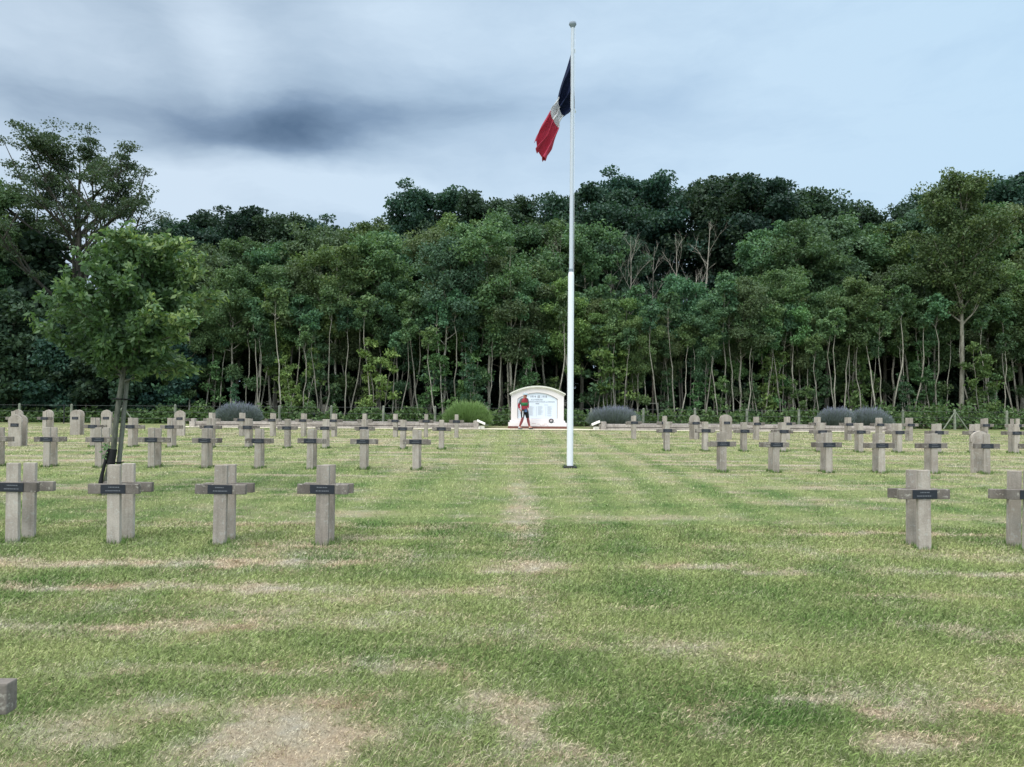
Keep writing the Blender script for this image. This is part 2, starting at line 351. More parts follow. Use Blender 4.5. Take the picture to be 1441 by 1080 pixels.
nx, ny = len(xs), len(ys)
me = bpy.data.meshes.new('ground')
idx = np.arange(nx*ny).reshape(ny, nx)
Fq = np.stack([idx[:-1, :-1], idx[:-1, 1:], idx[1:, 1:], idx[1:, :-1]], -1).reshape(-1, 4)
me.vertices.add(nx*ny); me.loops.add(Fq.size); me.polygons.add(len(Fq))
me.vertices.foreach_set('co', np.stack([GX, GY, GZ], -1).astype(np.float32).ravel())
me.loops.foreach_set('vertex_index', Fq.astype(np.int32).ravel()); me.polygons.foreach_set('loop_start', np.arange(0, Fq.size, 4, dtype=np.int32))
me.polygons.foreach_set('use_smooth', np.ones(len(Fq), dtype=bool))
for an, av in (('dry', DR), ('lush', LU), ('wood', WOOD)):
    a = me.attributes.new(an, 'FLOAT', 'POINT'); a.data.foreach_set('value', av.astype(np.float32).ravel())
me.update(calc_edges=True)

GREEN_L, GREEN_D, OLIVE, STRAW, STRAW2 = (0.158, 0.250, 0.072, 1), (0.050, 0.118, 0.028, 1), (0.275, 0.318, 0.125, 1), (0.46, 0.40, 0.29, 1), (0.48, 0.385, 0.27, 1)
def grass_mat(name, blade):
    m, g, b, o = mat_new(name)
    at = g.n('ShaderNodeAttribute'); at.attribute_name = 'dry'; al = g.n('ShaderNodeAttribute'); al.attribute_name = 'lush'
    geo = g.n('ShaderNodeNewGeometry'); P = geo.outputs['Position']
    mp = g.n('ShaderNodeMapping'); g.link(P, mp.inputs[0]); mp.inputs['Scale'].default_value = (1, 1, 0.3)
    P = mp.outputs[0]
    n1 = g.noise(P, 2.3, 5, 0.65); n2 = g.noise(P, 30, 4, 0.7); n3 = g.noise(P, 110, 3, 0.7)
    l = g.m('ADD', al.outputs['Fac'], g.m('MULTIPLY', g.m('SUBTRACT', n1, 0.5), 0.7), clamp=True)
    c = g.mix(l, OLIVE, g.mix(n2, GREEN_L, GREEN_D))
    d = g.m('ADD', at.outputs['Fac'], g.m('MULTIPLY', g.m('SUBTRACT', n2, 0.5), 0.5), clamp=True)
    if blade:
        tt = g.n('ShaderNodeAttribute'); tt.attribute_name = 'tint'
        d = g.m('ADD', d, g.m('MULTIPLY', g.m('SUBTRACT', tt.outputs['Fac'], 0.5), 0.85), clamp=True)
    d = g.ramp(d, [(0.18, (0, 0, 0, 1)), (0.75, (1, 1, 1, 1))])
    c = g.mix(d, c, g.ramp(g.noise(P, 1.7, 5, 0.65), [(0.30, (0.30, 0.215, 0.13, 1)), (0.43, STRAW2), (0.56, STRAW), (0.70, (0.47, 0.44, 0.36, 1))]))
    if blade:
        k = g.m('ADD', 0.42, g.m('MULTIPLY', g.m('FRACT', g.m('MULTIPLY', tt.outputs['Fac'], 37.7)), 1.3))
    else:
        k = g.m('ADD', 0.10, g.m('MULTIPLY', g.m('ADD', g.m('MULTIPLY', n3, 0.6), g.m('MULTIPLY', n2, 0.4)), 1.25))
    c = g.mix(1.0, c, g.comb(k, k, k), 'MULTIPLY')
    if not blade:
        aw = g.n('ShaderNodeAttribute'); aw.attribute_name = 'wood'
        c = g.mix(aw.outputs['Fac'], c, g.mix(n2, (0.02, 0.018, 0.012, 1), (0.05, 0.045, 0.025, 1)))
        bp = g.n('ShaderNodeBump'); bp.inputs['Strength'].default_value = 0.8; bp.inputs['Distance'].default_value = 0.02
        g.link(n3, bp.inputs['Height']); g.link(bp.outputs[0], b.inputs['Normal'])
    g.link(c, b.inputs['Base Color']); b.inputs['Roughness'].default_value = 0.85; b.inputs['Specular IOR Level'].default_value = 0.12
    return m
M['lawn'] = grass_mat('lawn_sheet', False); M['blade'] = grass_mat('grass_blades', True)
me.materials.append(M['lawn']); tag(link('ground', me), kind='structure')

# mown blades growing out of the sheet
def blades(N, ymin, ymax, pw, wscale):
    u = rng.random(N)
    if pw == 0: Y = ymin*(ymax/ymin)**u
    else: Y = (ymin**pw+u*(ymax**pw-ymin**pw))**(1/pw)
    X = (rng.random(N)*2-1)*(Y*.72+1.9)+.1
    D = dryness(X, Y); L = lush(X, Y)
    s = 1+np.clip(Y-4, 0, 40)*wscale
    ln = rng.uniform(.018, .050, N)*(1.05-.45*D)*(1+.25*L)*(1+np.clip(Y-4, 0, 30)*.012); wd = rng.uniform(.0005, .00125, N)*s
    a = rng.random(N)*2*np.pi; tilt = rng.uniform(.2, 1.45, N)+D*.25; tilt = np.clip(tilt, 0, 1.5)
    dx, dy, dz = np.sin(tilt)*np.cos(a), np.sin(tilt)*np.sin(a), np.cos(tilt)
    px, py = -np.sin(a), np.cos(a)
    B = np.stack([X, Y, np.full(N, .0)], -1); Dn = np.stack([dx, dy, dz], -1)*ln[:, None]; Pn = np.stack([px, py, np.zeros(N)], -1)*wd[:, None]
    mid = B+Dn*.55+np.array([0, 0, 1])*(ln*.10)[:, None]
    V = np.stack([B-Pn, B+Pn, mid+Pn*.8, B+Dn], 1)
    V2 = V.reshape(-1, 3)
    t = rng.random(N)
    rep = lambda q: np.repeat(q, 4)
    return V2, rep(D), rep(L), rep(t)
parts = [blades(1050000, 1.6, 10, .9, .21), blades(300000, 9.0, 35.6, .6, .22)]
# longer tufts added round the feet of the nearer markers to give contact shade
def tufts(spots):
    out = []
    for (x, y, sx_, n) in spots:
        a = rng.random(n)*2*np.pi; rr_ = rng.random(n)
        X = x+np.cos(a)*(sx_+.05*rr_); Y = y+np.sin(a)*(.035+.05*rr_)
        ln = rng.uniform(.04, .09, n); tilt = rng.uniform(0, .7, n); b_ = rng.random(n)*2*np.pi
        D3 = np.stack([np.sin(tilt)*np.cos(b_), np.sin(tilt)*np.sin(b_), np.cos(tilt)], -1)*ln[:, None]
        Pn = np.stack([-np.sin(b_), np.cos(b_), np.zeros(n)], -1)*(rng.uniform(.0012, .0024, n)*(1+(y-4)*.1))[:, None]
        B = np.stack([X, Y, np.zeros(n)], -1); V = np.stack([B-Pn, B+Pn, B+D3*.6+Pn*.7, B+D3], 1).reshape(-1, 3)
        t = np.repeat(rng.random(n), 4); out.append((V, np.full(len(V), .15), np.full(len(V), .9), t*.5))
    return out
sp = []
for y, xs_ in ((8.54, [-2.085-1.148*k for k in range(4)]+[4.59, 5.74]), (16.95, [-2.10-1.163*k for k in range(10)]+[4.66+1.163*k for k in range(7)]), (23.15, [-2.11-1.167*k for k in range(10)]+[4.68+1.167*k for k in range(10)])):
    for x in xs_: sp += [(x, y, .085, 150), (x, y+.27, .085, 110)]
sp += [(1.345, 17.7, .13, 200), (-6.60, 12.6, .10, 260)]
parts += tufts(sp)
V = np.concatenate([p[0] for p in parts])
gm = fast_mesh('grass', V, 4, M['blade'], {'dry': np.concatenate([p[1] for p in parts]), 'lush': np.concatenate([p[2] for p in parts]), 'tint': np.concatenate([p[3] for p in parts])})
tag(link('grass', gm), 'short mown grass of the cemetery lawn with dry straw patches', 'grass', kind='stuff')

# gravel path before the monument
def sheet(name, x0, x1, y0, y1, z, mat, **k):
    n = 40; m = MB(); vs = []
    for i in range(n+1):
        x = x0+(x1-x0)*i/n; vs += [(x, y0+random.uniform(-.04, .04), z), (x, y1+random.uniform(-.03, .03), z)]
    m.add(vs, [(2*i, 2*i+2, 2*i+3, 2*i+1) for i in range(n)]); return m.build(name, mat, **k)
sheet('gravel_path', -16.2, 18.0, 35.75, 36.95, .022, M['gravel'], kind='structure')

# ------------------------------------------------------------------ grave crosses and steles
ORD = ['first', 'second', 'third', 'fourth', 'fifth', 'sixth', 'seventh', 'eighth', 'ninth', 'tenth', 'eleventh', 'twelfth', 'thirteenth', 'fourteenth', 'fifteenth', 'sixteenth']
random.seed(3)
def make_cross(variant):
    root = empty('grave_cross', (0, 0, 0))
    rr = random.Random(variant)
    pw, pd = .072, .026
    MB().box(-pw, pw, -pd, pd, -.05, .888, (rr.uniform(.001, .004), .001)).build('post', M['concrete'], root, bevel=.006)
    # the crossbar is two stubs and a proud front block, all one casting
    b = MB(); b.box(-.28, .28, -pd-.004, pd+.004, .568, .676)
    b.build('crossbar', M['bar_concrete'], root, bevel=.006)
    p = MB().box(-.135, .135, -pd-.012, -pd-.0042, .573, .671).build('plaque', M['plaque'], root, bevel=.002)
    for z, w in ((.643, .075), (.604, .095)):          # two lines of worn raised lettering, not legible in the photo
        t = MB(); x = -w+rr.uniform(0, .03); w2 = w-rr.uniform(0, .03)
        while x < w2-.012:
            l = rr.uniform(.008, .016); t.box(x, x+l, -pd-.0145, -pd-.0122, z-.005, z+.006); x += l+rr.uniform(.004, .007)
        t.build('text_line', M['letter'], p)
    return root
def make_stele(variant):
    root = empty('grave_stele', (0, 0, 0))
    w = .19; out = [(-w, -.05), (w, -.05), (w, .70), (w+.012, .715), (w+.012, .755)]
    top = []
    for i in range(1, 9):
        t = i/8; top.append(((w+.012)*math.cos(t*math.pi/2)**0.9 if i < 8 else 0.0, .755+.20*math.sin(t*math.pi/2)**0.95 + (.012 if i == 8 else 0)))
    out += top+[(-x, z) for x, z in top[:-1][::-1]]+[(-w-.012, .755), (-w-.012, .715), (-w, .70)]
    MB().prism(out, -.032, .032).build('slab', M['concrete'], root, bevel=.004)
    p = MB().box(-.12, .12, -.042, -.0332, .60, .70).build('plaque', M['plaque'], root, bevel=.002)
    rr = random.Random(variant+50)
    for z, ww in ((.670, .07), (.632, .09)):
        x = -ww; t = MB()
        while x < ww-.012:
            l = rr.uniform(.008, .016); t.box(x, x+l, -.0445, -.0422, z-.005, z+.006); x += l+rr.uniform(.004, .007)
        t.build('text_line', M['letter'], p)
    return root
crosses = [make_cross(i) for i in range(4)]; steles = [make_stele(i) for i in range(1)]
used = set()
def place(kind, x, y, back, label, group):
    pool = crosses if kind == 'c' else steles
    k = random.randrange(len(pool)); src = pool[k]
    if id(src) not in used: used.add(id(src)); o = src
    else: o = copy_tree(src)
    o.location = (x+random.uniform(-.012, .012), y+random.uniform(-.012, .012), random.uniform(-.012, .004)-(.018 if back else 0))
    o.rotation_euler = (random.uniform(-.012, .012), random.uniform(-.012, .012), (math.pi if back else 0)+random.uniform(-.03, .03))
    cat = 'grave cross' if kind == 'c' else 'gravestone'
    tag(o, label, cat, group)
GAP = .27
ROWN = ['nearest cut-off', 'big front', 'second', 'third', 'fourth']
def row(side, ri, y, x0, step, n, special=None, skip=(), kstart=0):
    """n pairs going outwards from the central lawn; special maps k -> (front kind, back kind)"""
    sgn = -1 if side == 'left' else 1
    c = 0
    for k in range(n):
        if k in skip: continue
        x = x0+sgn*step*k; fk, bk = (special or {}).get(k, ('c', 'c')); c += 1
        pos = ORD[c-1]+' from the aisle'
        rn = ROWN[ri]+' row, '+side+' side'
        nm = {'c': 'concrete cross', 's': 'pointed-arch stele'}
        if fk: place(fk, x, y, False, f'{nm[fk]}, plaque facing us, {pos}, {rn}', 'grave markers facing the camera')
        if bk: place(bk, x, y+GAP, True, f'{nm[bk]} behind its twin, {pos}, {rn}', 'grave markers facing away')
row('left', 0, 2.72, -2.03, 1.15, 1, {0: ('c', None)})
row('left', 1, 8.54, -2.085, 1.148, 4)
row('left', 2, 16.95, -2.10, 1.163, 10)
row('left', 3, 23.15, -2.11, 1.167, 12, {10: (None, None), 11: ('s', 's')}, skip=(10,))
row('left', 4, 29.25, -2.10, 1.168, 10, {9: ('s', 'c')})
for i, (px, fk, bk) in enumerate([(150, 's', 'c'), (106, 's', 's'), (62.5, 'c', 's'), (19, 'c', 's')]):
    x = (px-720)*29.25/F; nm = {'c': 'concrete cross', 's': 'pointed-arch stele'}
    place(fk, x, 29.25, False, f'{nm[fk]} facing us, {ORD[i]} beyond the gap, far left fourth row', 'grave markers facing the camera')
    place(bk, x, 29.25+GAP, True, f'{nm[bk]} facing away, {ORD[i]} beyond the gap, far left fourth row', 'grave markers facing away')
row('right', 1, 8.54, 4.59, 1.148, 2)
row('right', 2, 16.95, 4.66, 1.163, 7, {5: ('c', 's')})
row('right', 3, 23.15, 4.68, 1.167, 10)
row('right', 4, 29.25, 4.67, 1.168, 12, {2: ('c', 's'), 3: ('s', 's')}, skip=(10, 11))
for i, px in enumerate((1388, 1431)):
    x = (px-720)*29.25/F
    place('c', x, 29.25, False, f'concrete cross facing us, {ORD[i]} beyond the gap, far right fourth row', 'grave markers facing the camera')
    place('c', x, 29.25+GAP, True, f'concrete cross facing away, {ORD[i]} beyond the gap, far right fourth row', 'grave markers facing away')
for s_ in crosses+steles:
    if id(s_) not in used:
        for ch in list(s_.children_recursive)+[s_]: bpy.data.objects.remove(ch, do_unlink=True)

# ------------------------------------------------------------------ flagpole and flag
PX, PY = 1.345, 17.7
fp = empty('flagpole', (PX, PY, 0), label='tall white flagpole standing in the lawn to the right of the aisle', cat='flagpole')
m = MB(); m.tube([(0, 0, .0), (0, 0, 4.40), (0, 0, 4.46), (0, 0, 4.52)], [.074, .069, .066, .05], 20); m.build('lower_pole', M['white_paint'], fp)
m = MB(); m.tube([(0, 0, 4.50), (0, 0, 4.58)], .053, 16); m.build('collar', M['grey_paint'], fp)
m = MB(); m.tube([(0, 0, 4.5), (0, 0, 7.3), (0, 0, 10.22)], [.047, .044, .040], 16); m.build('upper_pole', M['pole_upper'], fp)
m = MB(); m.tube([(0, 0, 10.18), (0, 0, 10.22), (0, 0, 10.25), (0, 0, 10.30), (0, 0, 10.33)], [.045, .065, .088, .08, .025], 18); m.build('truck_cap', M['grey_paint'], fp)
m = MB(); m.box(-.15, .15, -.15, .15, .002, .03); m.box(-.09, .09, -.09, .09, .031, .05)
m.build('base_plate', M['iron'], fp, bevel=.004)
for a in range(4):
    bx, by = .12*(1 if a in (0, 3) else -1), .12*(1 if a < 2 else -1)
    m = MB(); m.tube([(bx, by, .03), (bx, by, .065)], .014, 6); m.build('bolt', M['wire'], fp)
m = MB(); m.tube([(.056, -.02, 1.2), (.058, -.02, 5), (.056, -.02, 10.2)], .0035, 4); m.build('halyard', M['white_paint'], fp)
def flag():
    m, g, b, o = mat_new('tricolour_cloth')
    at = g.n('ShaderNodeAttribute'); at.attribute_name = 'fly'; f = at.outputs['Fac']
    c = g.mix(g.m('GREATER_THAN', f, 1/3), (0.018, 0.028, 0.075, 1), (0.78, 0.78, 0.80, 1)); c = g.mix(g.m('GREATER_THAN', f, 2/3), c, (0.58, 0.075, 0.13, 1))
    g.link(c, b.inputs['Base Color']); b.inputs['Roughness'].default_value = .75; b.inputs['Specular IOR Level'].default_value = .2
    tr = g.n('ShaderNodeBsdfTranslucent'); g.link(c, tr.inputs[0]); mx = g.n('ShaderNodeMixShader'); mx.inputs[0].default_value = .45
    g.link(b.outputs[0], mx.inputs[1]); g.link(tr.outputs[0], mx.inputs[2]); g.link(mx.outputs[0], o.inputs[0])
    def P(px, py):          # picture point to metres in the vertical plane of the pole
        t = math.tan(math.atan((540-py)/F)+R(.74)); return ((px-720+(540-py)*-.0073)/F*PY/math.cos(R(.74))-PX+.02, t*PY+CAM_H)
    def P(px, py):
        ze = (540-py)/F; k = PY/(math.cos(R(.74))-ze*math.sin(R(.74)))
        return ((px-(802.+(657-py)*.0040))/F*k, (ze*math.cos(R(.74))+math.sin(R(.74)))*k+CAM_H)
    U = [0, .17, 1/3, .5, 2/3, .84, 1.0]
    T = [P(804, 69), P(793, 103), P(783, 134), P(777, 146), P(771, 155), P(758, 180), P(749, 201)]
    B = [P(808, 152), P(799, 163), P(791, 166), P(788, 176), P(786, 183), P(778, 210), P(766, 228)]
    nu, nv = 72, 40; vs = []; fly = []
    def samp(A, u):
        for i in range(len(U)-1):
            if u <= U[i+1]+1e-9:
                t = (u-U[i])/(U[i+1]-U[i]); return A[i][0]*(1-t)+A[i+1][0]*t, A[i][1]*(1-t)+A[i+1][1]*t
        return A[-1]
    for i in range(nu+1):
        u = i/nu; a = samp(T, u); b_ = samp(B, u)
        for j in range(nv+1):
            v = j/nv; ph = v*2*math.pi*2.6+u*2.2; env = min(1, u*3.2)
            # deep folds: the cloth goes back and forth across its short visible width
            vv = v+env*.10*math.sin(ph); vv = min(1.04, max(-.04, vv))
            x = a[0]*(1-vv)+b_[0]*vv; z = a[1]*(1-vv)+b_[1]*vv
            y = env*(.13*math.cos(ph)+.05*math.cos(v*17+u*6))
            if u > .8: z += (u-.8)*.45*.25*math.sin(v*15+.5); x += (u-.8)*.25*math.sin(v*11)
            x += env*.018*math.sin(u*19+v*9); z += env*.02*math.sin(u*15-v*13)
            vs.append((x, y+.0, z)); fly.append(u)
    fs = [(i*(nv+1)+j, (i+1)*(nv+1)+j, (i+1)*(nv+1)+j+1, i*(nv+1)+j+1) for i in range(nu) for j in range(nv)]
    mb = MB(); mb.add(vs, fs, True); ob = mb.build('flag', m)
    ob.location = (PX, PY+.02, 0)
    a = ob.data.attributes.new('fly', 'FLOAT', 'POINT'); a.data.foreach_set('value', fly)
    sol = ob.modifiers.new('thickness', 'SOLIDIFY'); sol.thickness = .003
    tag(ob, 'blue white and red flag drooping from the top of the white flagpole', 'flag')
    c = MB(); 
    for z, x in ((P(804, 69)[1], .03), (P(808, 154)[1], .05)):
        c.tube([(x-.05, -.05, z-.01), (x, -.02, z+.01), (x+.03, .02, z), (x+.03, .05, z-.05)], .012, 6)
    c.build('flag_clip', M['white_paint'], ob)
flag()

# ------------------------------------------------------------------ memorial wall
MX, MY = 1.235, 37.15
mon = empty('war_memorial', (MX, MY, 0), label='cream arched stone memorial wall with white name panel at the end of the lawn', cat='memorial')
def arc(hw, zs, rise, n=24):
    r = (hw*hw+rise*rise)/(2*rise); cz = zs+rise-r; a = math.asin(hw/r)
    return [(r*math.sin(-a+2*a*i/n), cz+r*math.cos(-a+2*a*i/n)) for i in range(n+1)]   # left to right
hw = 1.27
body = arc(hw, 1.60, .37)
MB().prism([(-hw, .3), (hw, .3)]+body[::-1], -.04, .45).build('wall', M['render'], mon, bevel=.004)
inn = arc(.965, 1.44, .31); 
fr_out = [(-hw+.003, .50)]+[(x*.998, z-.002) for x, z in body]+[(hw-.003, .50)]; fr_in = [(-.965, .50)]+inn+[(.965, .50)]
MB().band(fr_in, fr_out, -.13, -.0405).build('frame', M['render'], mon)
MB().box(-hw+.003, hw-.003, -.129, -.041, .40, .50).build('sill', M['render'], mon)
for i, (g0, g1, yy0, zz) in enumerate(((0, .055, -.18, 0), (.056, .115, -.235, 0))):
    lo = arc(hw+.03+i*.045, 1.585+g0, .37); hi = arc(hw+.03+i*.045, 1.585+g1+.004, .375)
    MB().band(lo, hi, yy0, .50+i*.03).build('cornice', M['cornice'], mon)
MB().prism([(-.955, .505), (.955, .505)]+[(x*.99, z-.006) for x, z in inn][::-1], -.062, -.042).build('name_panel', M['marble'], mon)
pan = [c for c in mon.children if c.name.startswith('name_panel')][0]
eg = MB(); o1 = [(-.968, .503)]+inn+[(.968, .503)]; i1 = [(-.947, .503)]+[(x*.982, z-.014) for x, z in inn]+[(.947, .503)]
eg.band(i1, o1, -.070, -.0625); eg.build('panel_edge', simple('panel_shadow_gap', (0.22, 0.18, 0.19, 1)), pan)
def text(body_, x, z, size, y, mat, parent, name='lettering', bold=.0):
    cu = bpy.data.curves.new('t', 'FONT'); cu.body = body_; cu.size = size; cu.align_x = 'CENTER'; cu.align_y = 'CENTER'; cu.extrude = .002; cu.offset = 0
    to = bpy.data.objects.new('t', cu); COL.objects.link(to); bpy.context.view_layer.update()
    me = bpy.data.meshes.new_from_object(to.evaluated_get(bpy.context.evaluated_depsgraph_get())); bpy.data.objects.remove(to)
    me.materials.clear(); me.materials.append(mat)
    me.transform(Matrix.Translation((x, y, z)) @ Matrix.Rotation(R(90), 4, 'X')); return link(name, me, parent)
text('1914', -.22, 1.55, .14, -.065, M['ink'], pan, bold=.002); text('1918', .32, 1.55, .14, -.065, M['ink'], pan, bold=.002)
text('A LA MEMOIRE', -.03, 1.40, .085, -.065, M['ink'], pan, bold=.002)
text('DES SOLDATS MORTS POUR LA FRANCE', .06, 1.30, .085, -.065, M['ink'], pan, bold=.002)
# emblem between the dates: a square badge
e = MB(); e.box(.0, .13, -.069, -.0625, 1.49, 1.62)
for i in range(3): e.box(.012+i*.040, .034+i*.040, -.073, -.0692, 1.50, 1.61)
e.build('emblem', M['ink_pale'], pan)
nm = MB(); rr = random.Random(5)
MB().box(-.09, .08, -.0685, -.0625, 1.195, 1.225).build('lettering', M['ink'], pan)
MB().box(.32, .52, -.0685, -.0625, 1.145, 1.165).build('lettering', M['ink_pale'], pan)
for cx in (-.78, -.34, .10, .56):
    for r_ in range(17):
        z = 1.08-r_*.031
        if z < .60+rr.random()*.1: continue
        l = rr.uniform(.14, .27); x = cx-.08
        while x < cx-.08+l:
            q = rr.uniform(.012, .03); nm.box(x, x+q, -.0665, -.0625, z, z+.014); x += q+.008
    nm.box(cx-.16, cx-.145, -.0665, -.0625, .60, 1.08)
nm.build('name_list', M['ink_pale'], pan)
MB().box(-1.33, 1.33, -.20, .50, .30, .395).build('upper_plinth', M['render'], mon, bevel=.01)
MB().box(-1.40, 1.40, -.30, .55, .13, .298).build('lower_plinth', M['render'], mon, bevel=.01)
MB().box(-1.41, 1.41, -.33, .56, -.05, .128).build('footing', M['brick'], mon)
pl = [c for c in mon.children if c.name.startswith('lower_plinth')][0]
pt = MB()
for x, z, l in ((-.25, .27, .16), (.0, .24, .1), (.22, .19, .14), (.30, .25, .18), (.12, .17, .05), (.45, .16, .05)):
    a = x
    while a < x+l: q = rr.uniform(.01, .03); pt.box(a, a+q, -.303, -.3005, z-.008, z+.008); a += q+.008
pt.build('plinth_inscription', simple('reddish_marks', (0.35, 0.15, 0.15, 1)), pl)
# wreath leaning on the plinth step
wr = empty('wreath', (MX+.66, MY-.27, .30), label='small dark wreath leaning on the plinth of the memorial wall', cat='wreath')
m = MB(); rw = random.Random(2)
ringp = [(.085*math.cos(a), .02*math.sin(a)+.0, .095+.085*math.sin(a)) for a in [2*math.pi*i/18 for i in range(19)]]
m.tube(ringp, .028, 7); m.build('ring', simple('wreath_foliage', (0.04, 0.05, 0.05, 1), .8, .5, 60), wr)
m = MB()
for i in range(46):
    a = rw.random()*6.283; c = Vector((.085*math.cos(a), -.02, .095+.085*math.sin(a))); d = Vector((rw.uniform(-1, 1), rw.uniform(-1, 0), rw.uniform(-1, 1))).normalized()*.04
    s_ = d.cross(Vector((0, 1, .3))).normalized()*.012; m.add([c-s_, c+s_, c+d], [(0, 1, 2)])
m.build('leaf_spray', M['leaf_dark'], wr)
m = MB()
for (x, z) in ((0, .19), (.03, .17), (-.04, .17), (.0, .10)): m.tube([(x, -.03, z-.012), (x, -.045, z), (x, -.04, z+.014)], [.006, .018, .006], 7)
m.build('flower', simple('faded_flower', (0.35, 0.16, 0.2, 1)), wr)

# ------------------------------------------------------------------ ossuary beds: kerbs either side of the memorial
def bed(x0, x1, label, cat='grave bed'):
    b = empty('ossuary_bed', ((x0+x1)/2, 37.6, 0), label=label, cat=cat); h = (x1-x0)/2
    y0, y1 = -1.25, 1.45
    n = int((x1-x0)/1.25)
    m = MB(); m.box(-h, h, y0+.0, y0+.20, -.05, .125); m.build('footing_kerb', M['kerbstone'], b, bevel=.006)
    MB().box(-h+.01, h-.01, y0+.03, y0+.19, .1255, .150).build('joint', M['joint'], b)
    for i in range(n):
        a, c = -h+(x1-x0)*i/n, -h+(x1-x0)*(i+1)/n
        MB().box(a+.006, c-.006, y0-.02, y0+.42, .151, .275+random.uniform(-.006, .006)).build('coping', M['kerbstone'], b, bevel=.008)
    MB().box(-h, h, y1-.25, y1, -.05, .24).build('rear_kerb', M['kerbstone'], b, bevel=.01)
    for s in (-1, 1):
        MB().box(s*h-.11, s*h+.11, y0+.44, y1-.26, -.05, .24).build('side_kerb', M['kerbstone'], b, bevel=.01)
        MB().box(s*(h+.0)-.12, s*(h+.0)+.12, y0-.12, y0+.16, -.05, .40).build('corner_block', M['kerbstone'], b, bevel=.02)
    MB().box(-h+.11, h-.11, y0+.43, y1-.26, -.05, .20).build('planting_soil', M['soil'], b)
    return b
BL0, BL1 = (272-720)*36.4/F, (670-720)*36.4/F; BR0, BR1 = (849-720)*36.4/F, (1250-720)*36.4/F
bed(BL0, BL1, 'long low concrete kerbed bed to the left of the memorial wall')
bed(BR0, BR1, 'long low concrete kerbed bed to the right of the memorial wall')
def lectern(x, label, s):
    l = empty('grave_lectern', (x, 36.35, 0), label=label, cat='plaque')
    m = MB(); m.box(-.13, .13, -.0, .12, 0, .16); m.box(-.15, -.09, -.12, .0, 0, .12); m.build('support', M['cornice'], l, bevel=.01)
    m = MB(); z0, z1 = (.20, .36) if s > 0 else (.36, .20)
    m.add([(-.22, -.16, z0), (.16, -.16, z1), (.16, .16, z1+.06), (-.22, .16, z0+.06), (-.22, -.16, z0+.04), (.16, -.16, z1+.04), (.16, .16, z1+.10), (-.22, .16, z0+.10)],
          [(3, 2, 1, 0), (4, 5, 6, 7), (0, 1, 5, 4), (1, 2, 6, 5), (2, 3, 7, 6), (3, 0, 4, 7)]); m.build('sloping_slab', M['cornice'], l)
lectern((839-720)*36.4/F, 'pale sloping plaque slab at the inner end of the right kerbed bed', 1)
lectern((678-720)*36.4/F, 'pale sloping plaque slab at the inner end of the left kerbed bed', -1)

# ------------------------------------------------------------------ fence along the wood
FY = 39.6; SP = 73.1*FY/F
fence = empty('wire_fence', (0, FY, 0), label='low wire fence on rounded concrete posts along the edge of the wood', cat='fence')
pxs = [27.5+73.1*i for i in range(-2, 22)]
for i, px in enumerate(pxs):
    x = (px-720)*FY/F; brace = i in (4, 20)
    h = 1.0+random.uniform(-.03, .05); lean = random.uniform(-.02, .02)
    if 700 < px < 815: continue
    m = MB(); m.tube([(x, 0, -.1), (x+lean*.5, 0, h*.5), (x+lean, 0, h-.06), (x+lean, 0, h-.02), (x+lean, 0, h)], [.068, .065, .062, .048, .02], 8)
    if brace:
        for s in (-1, 1): m.tube([(x, -.03, h-.12), (x+s*.62, -.05, .02)], .035, 6)
    m.build('fence_post', M['post_green'], fence)
x0, x1 = (pxs[0]-720)*FY/F, (pxs[-1]-720)*FY/F
for z in (.30, .62, .93):
    m = MB(); pts = []
    for i in range(len(pxs)):
        x = (pxs[i]-720)*FY/F; pts += [(x, -.06, z), (x+SP/2, -.06, z-.012)]
    m.tube(pts, .006, 4); m.build('wire', M['wire'], fence)
for px, d, h, lb in ((90, 39.0, .98, 'thin dark iron stake before the fence at the far left'), (925.5, 39.0, 1.28, 'thin grey wooden stake behind the right kerbed bed')):
    x = (px-720)*d/F; st = MB(); st.tube([(x, d, -.05), (x+.01, d, h*.5), (x, d, h)], [.028, .026, .022], 6)
    if px > 900: st.tube([(x+.02, d, h-.04), (x-.42, d+.05, h-.03)], .015, 5)
    ob = st.build('stake', M['iron'] if px < 900 else M['stake']); ob.data.transform(Matrix.Translation((-x, -d, 0))); ob.location = (x, d, 0); tag(ob, lb, 'stake')

# ------------------------------------------------------------------ foliage
def norm(a): return a/np.maximum(np.linalg.norm(a, axis=-1, keepdims=True), 1e-9)
def leaf_cloud(r, centers, rad, per, size, flat=.6, droop=.25, tintf=None, long=1.5):
    """diamond leaves scattered round clump centres -> corner array, tint"""
    C = np.repeat(centers, per, axis=0); n = len(C); RR = np.repeat(rad, per)
    o = r.normal(size=(n, 3)); o = norm(o)*(r.random((n, 1))**.45)
    P = C+o*np.stack([RR, RR, RR*flat], -1)
    d = norm(o*np.array([1, 1, .5])*.8+r.normal(size=(n, 3))*.55+np.array([0, 0, -droop])); s = norm(np.cross(d, r.normal(size=(n, 3))+np.array([0, 0, .8])))
    sz = size*r.uniform(.6, 1.35, (n, 1)); nrm = norm(np.cross(s, d))
    V = np.stack([P-d*sz*long*.5, P+s*sz*.42+nrm*sz*.08, P+d*sz*long*.5, P-s*sz*.42+nrm*sz*.08], 1).reshape(-1, 3)
    ct = np.repeat(r.random(len(centers)), per)
    t = np.clip(.30*ct+.55*r.random(n)+.12, 0, 1)
    if tintf is not None: t = np.clip(tintf(P, o, t), 0, 1)
    return V, np.repeat(t, 4)

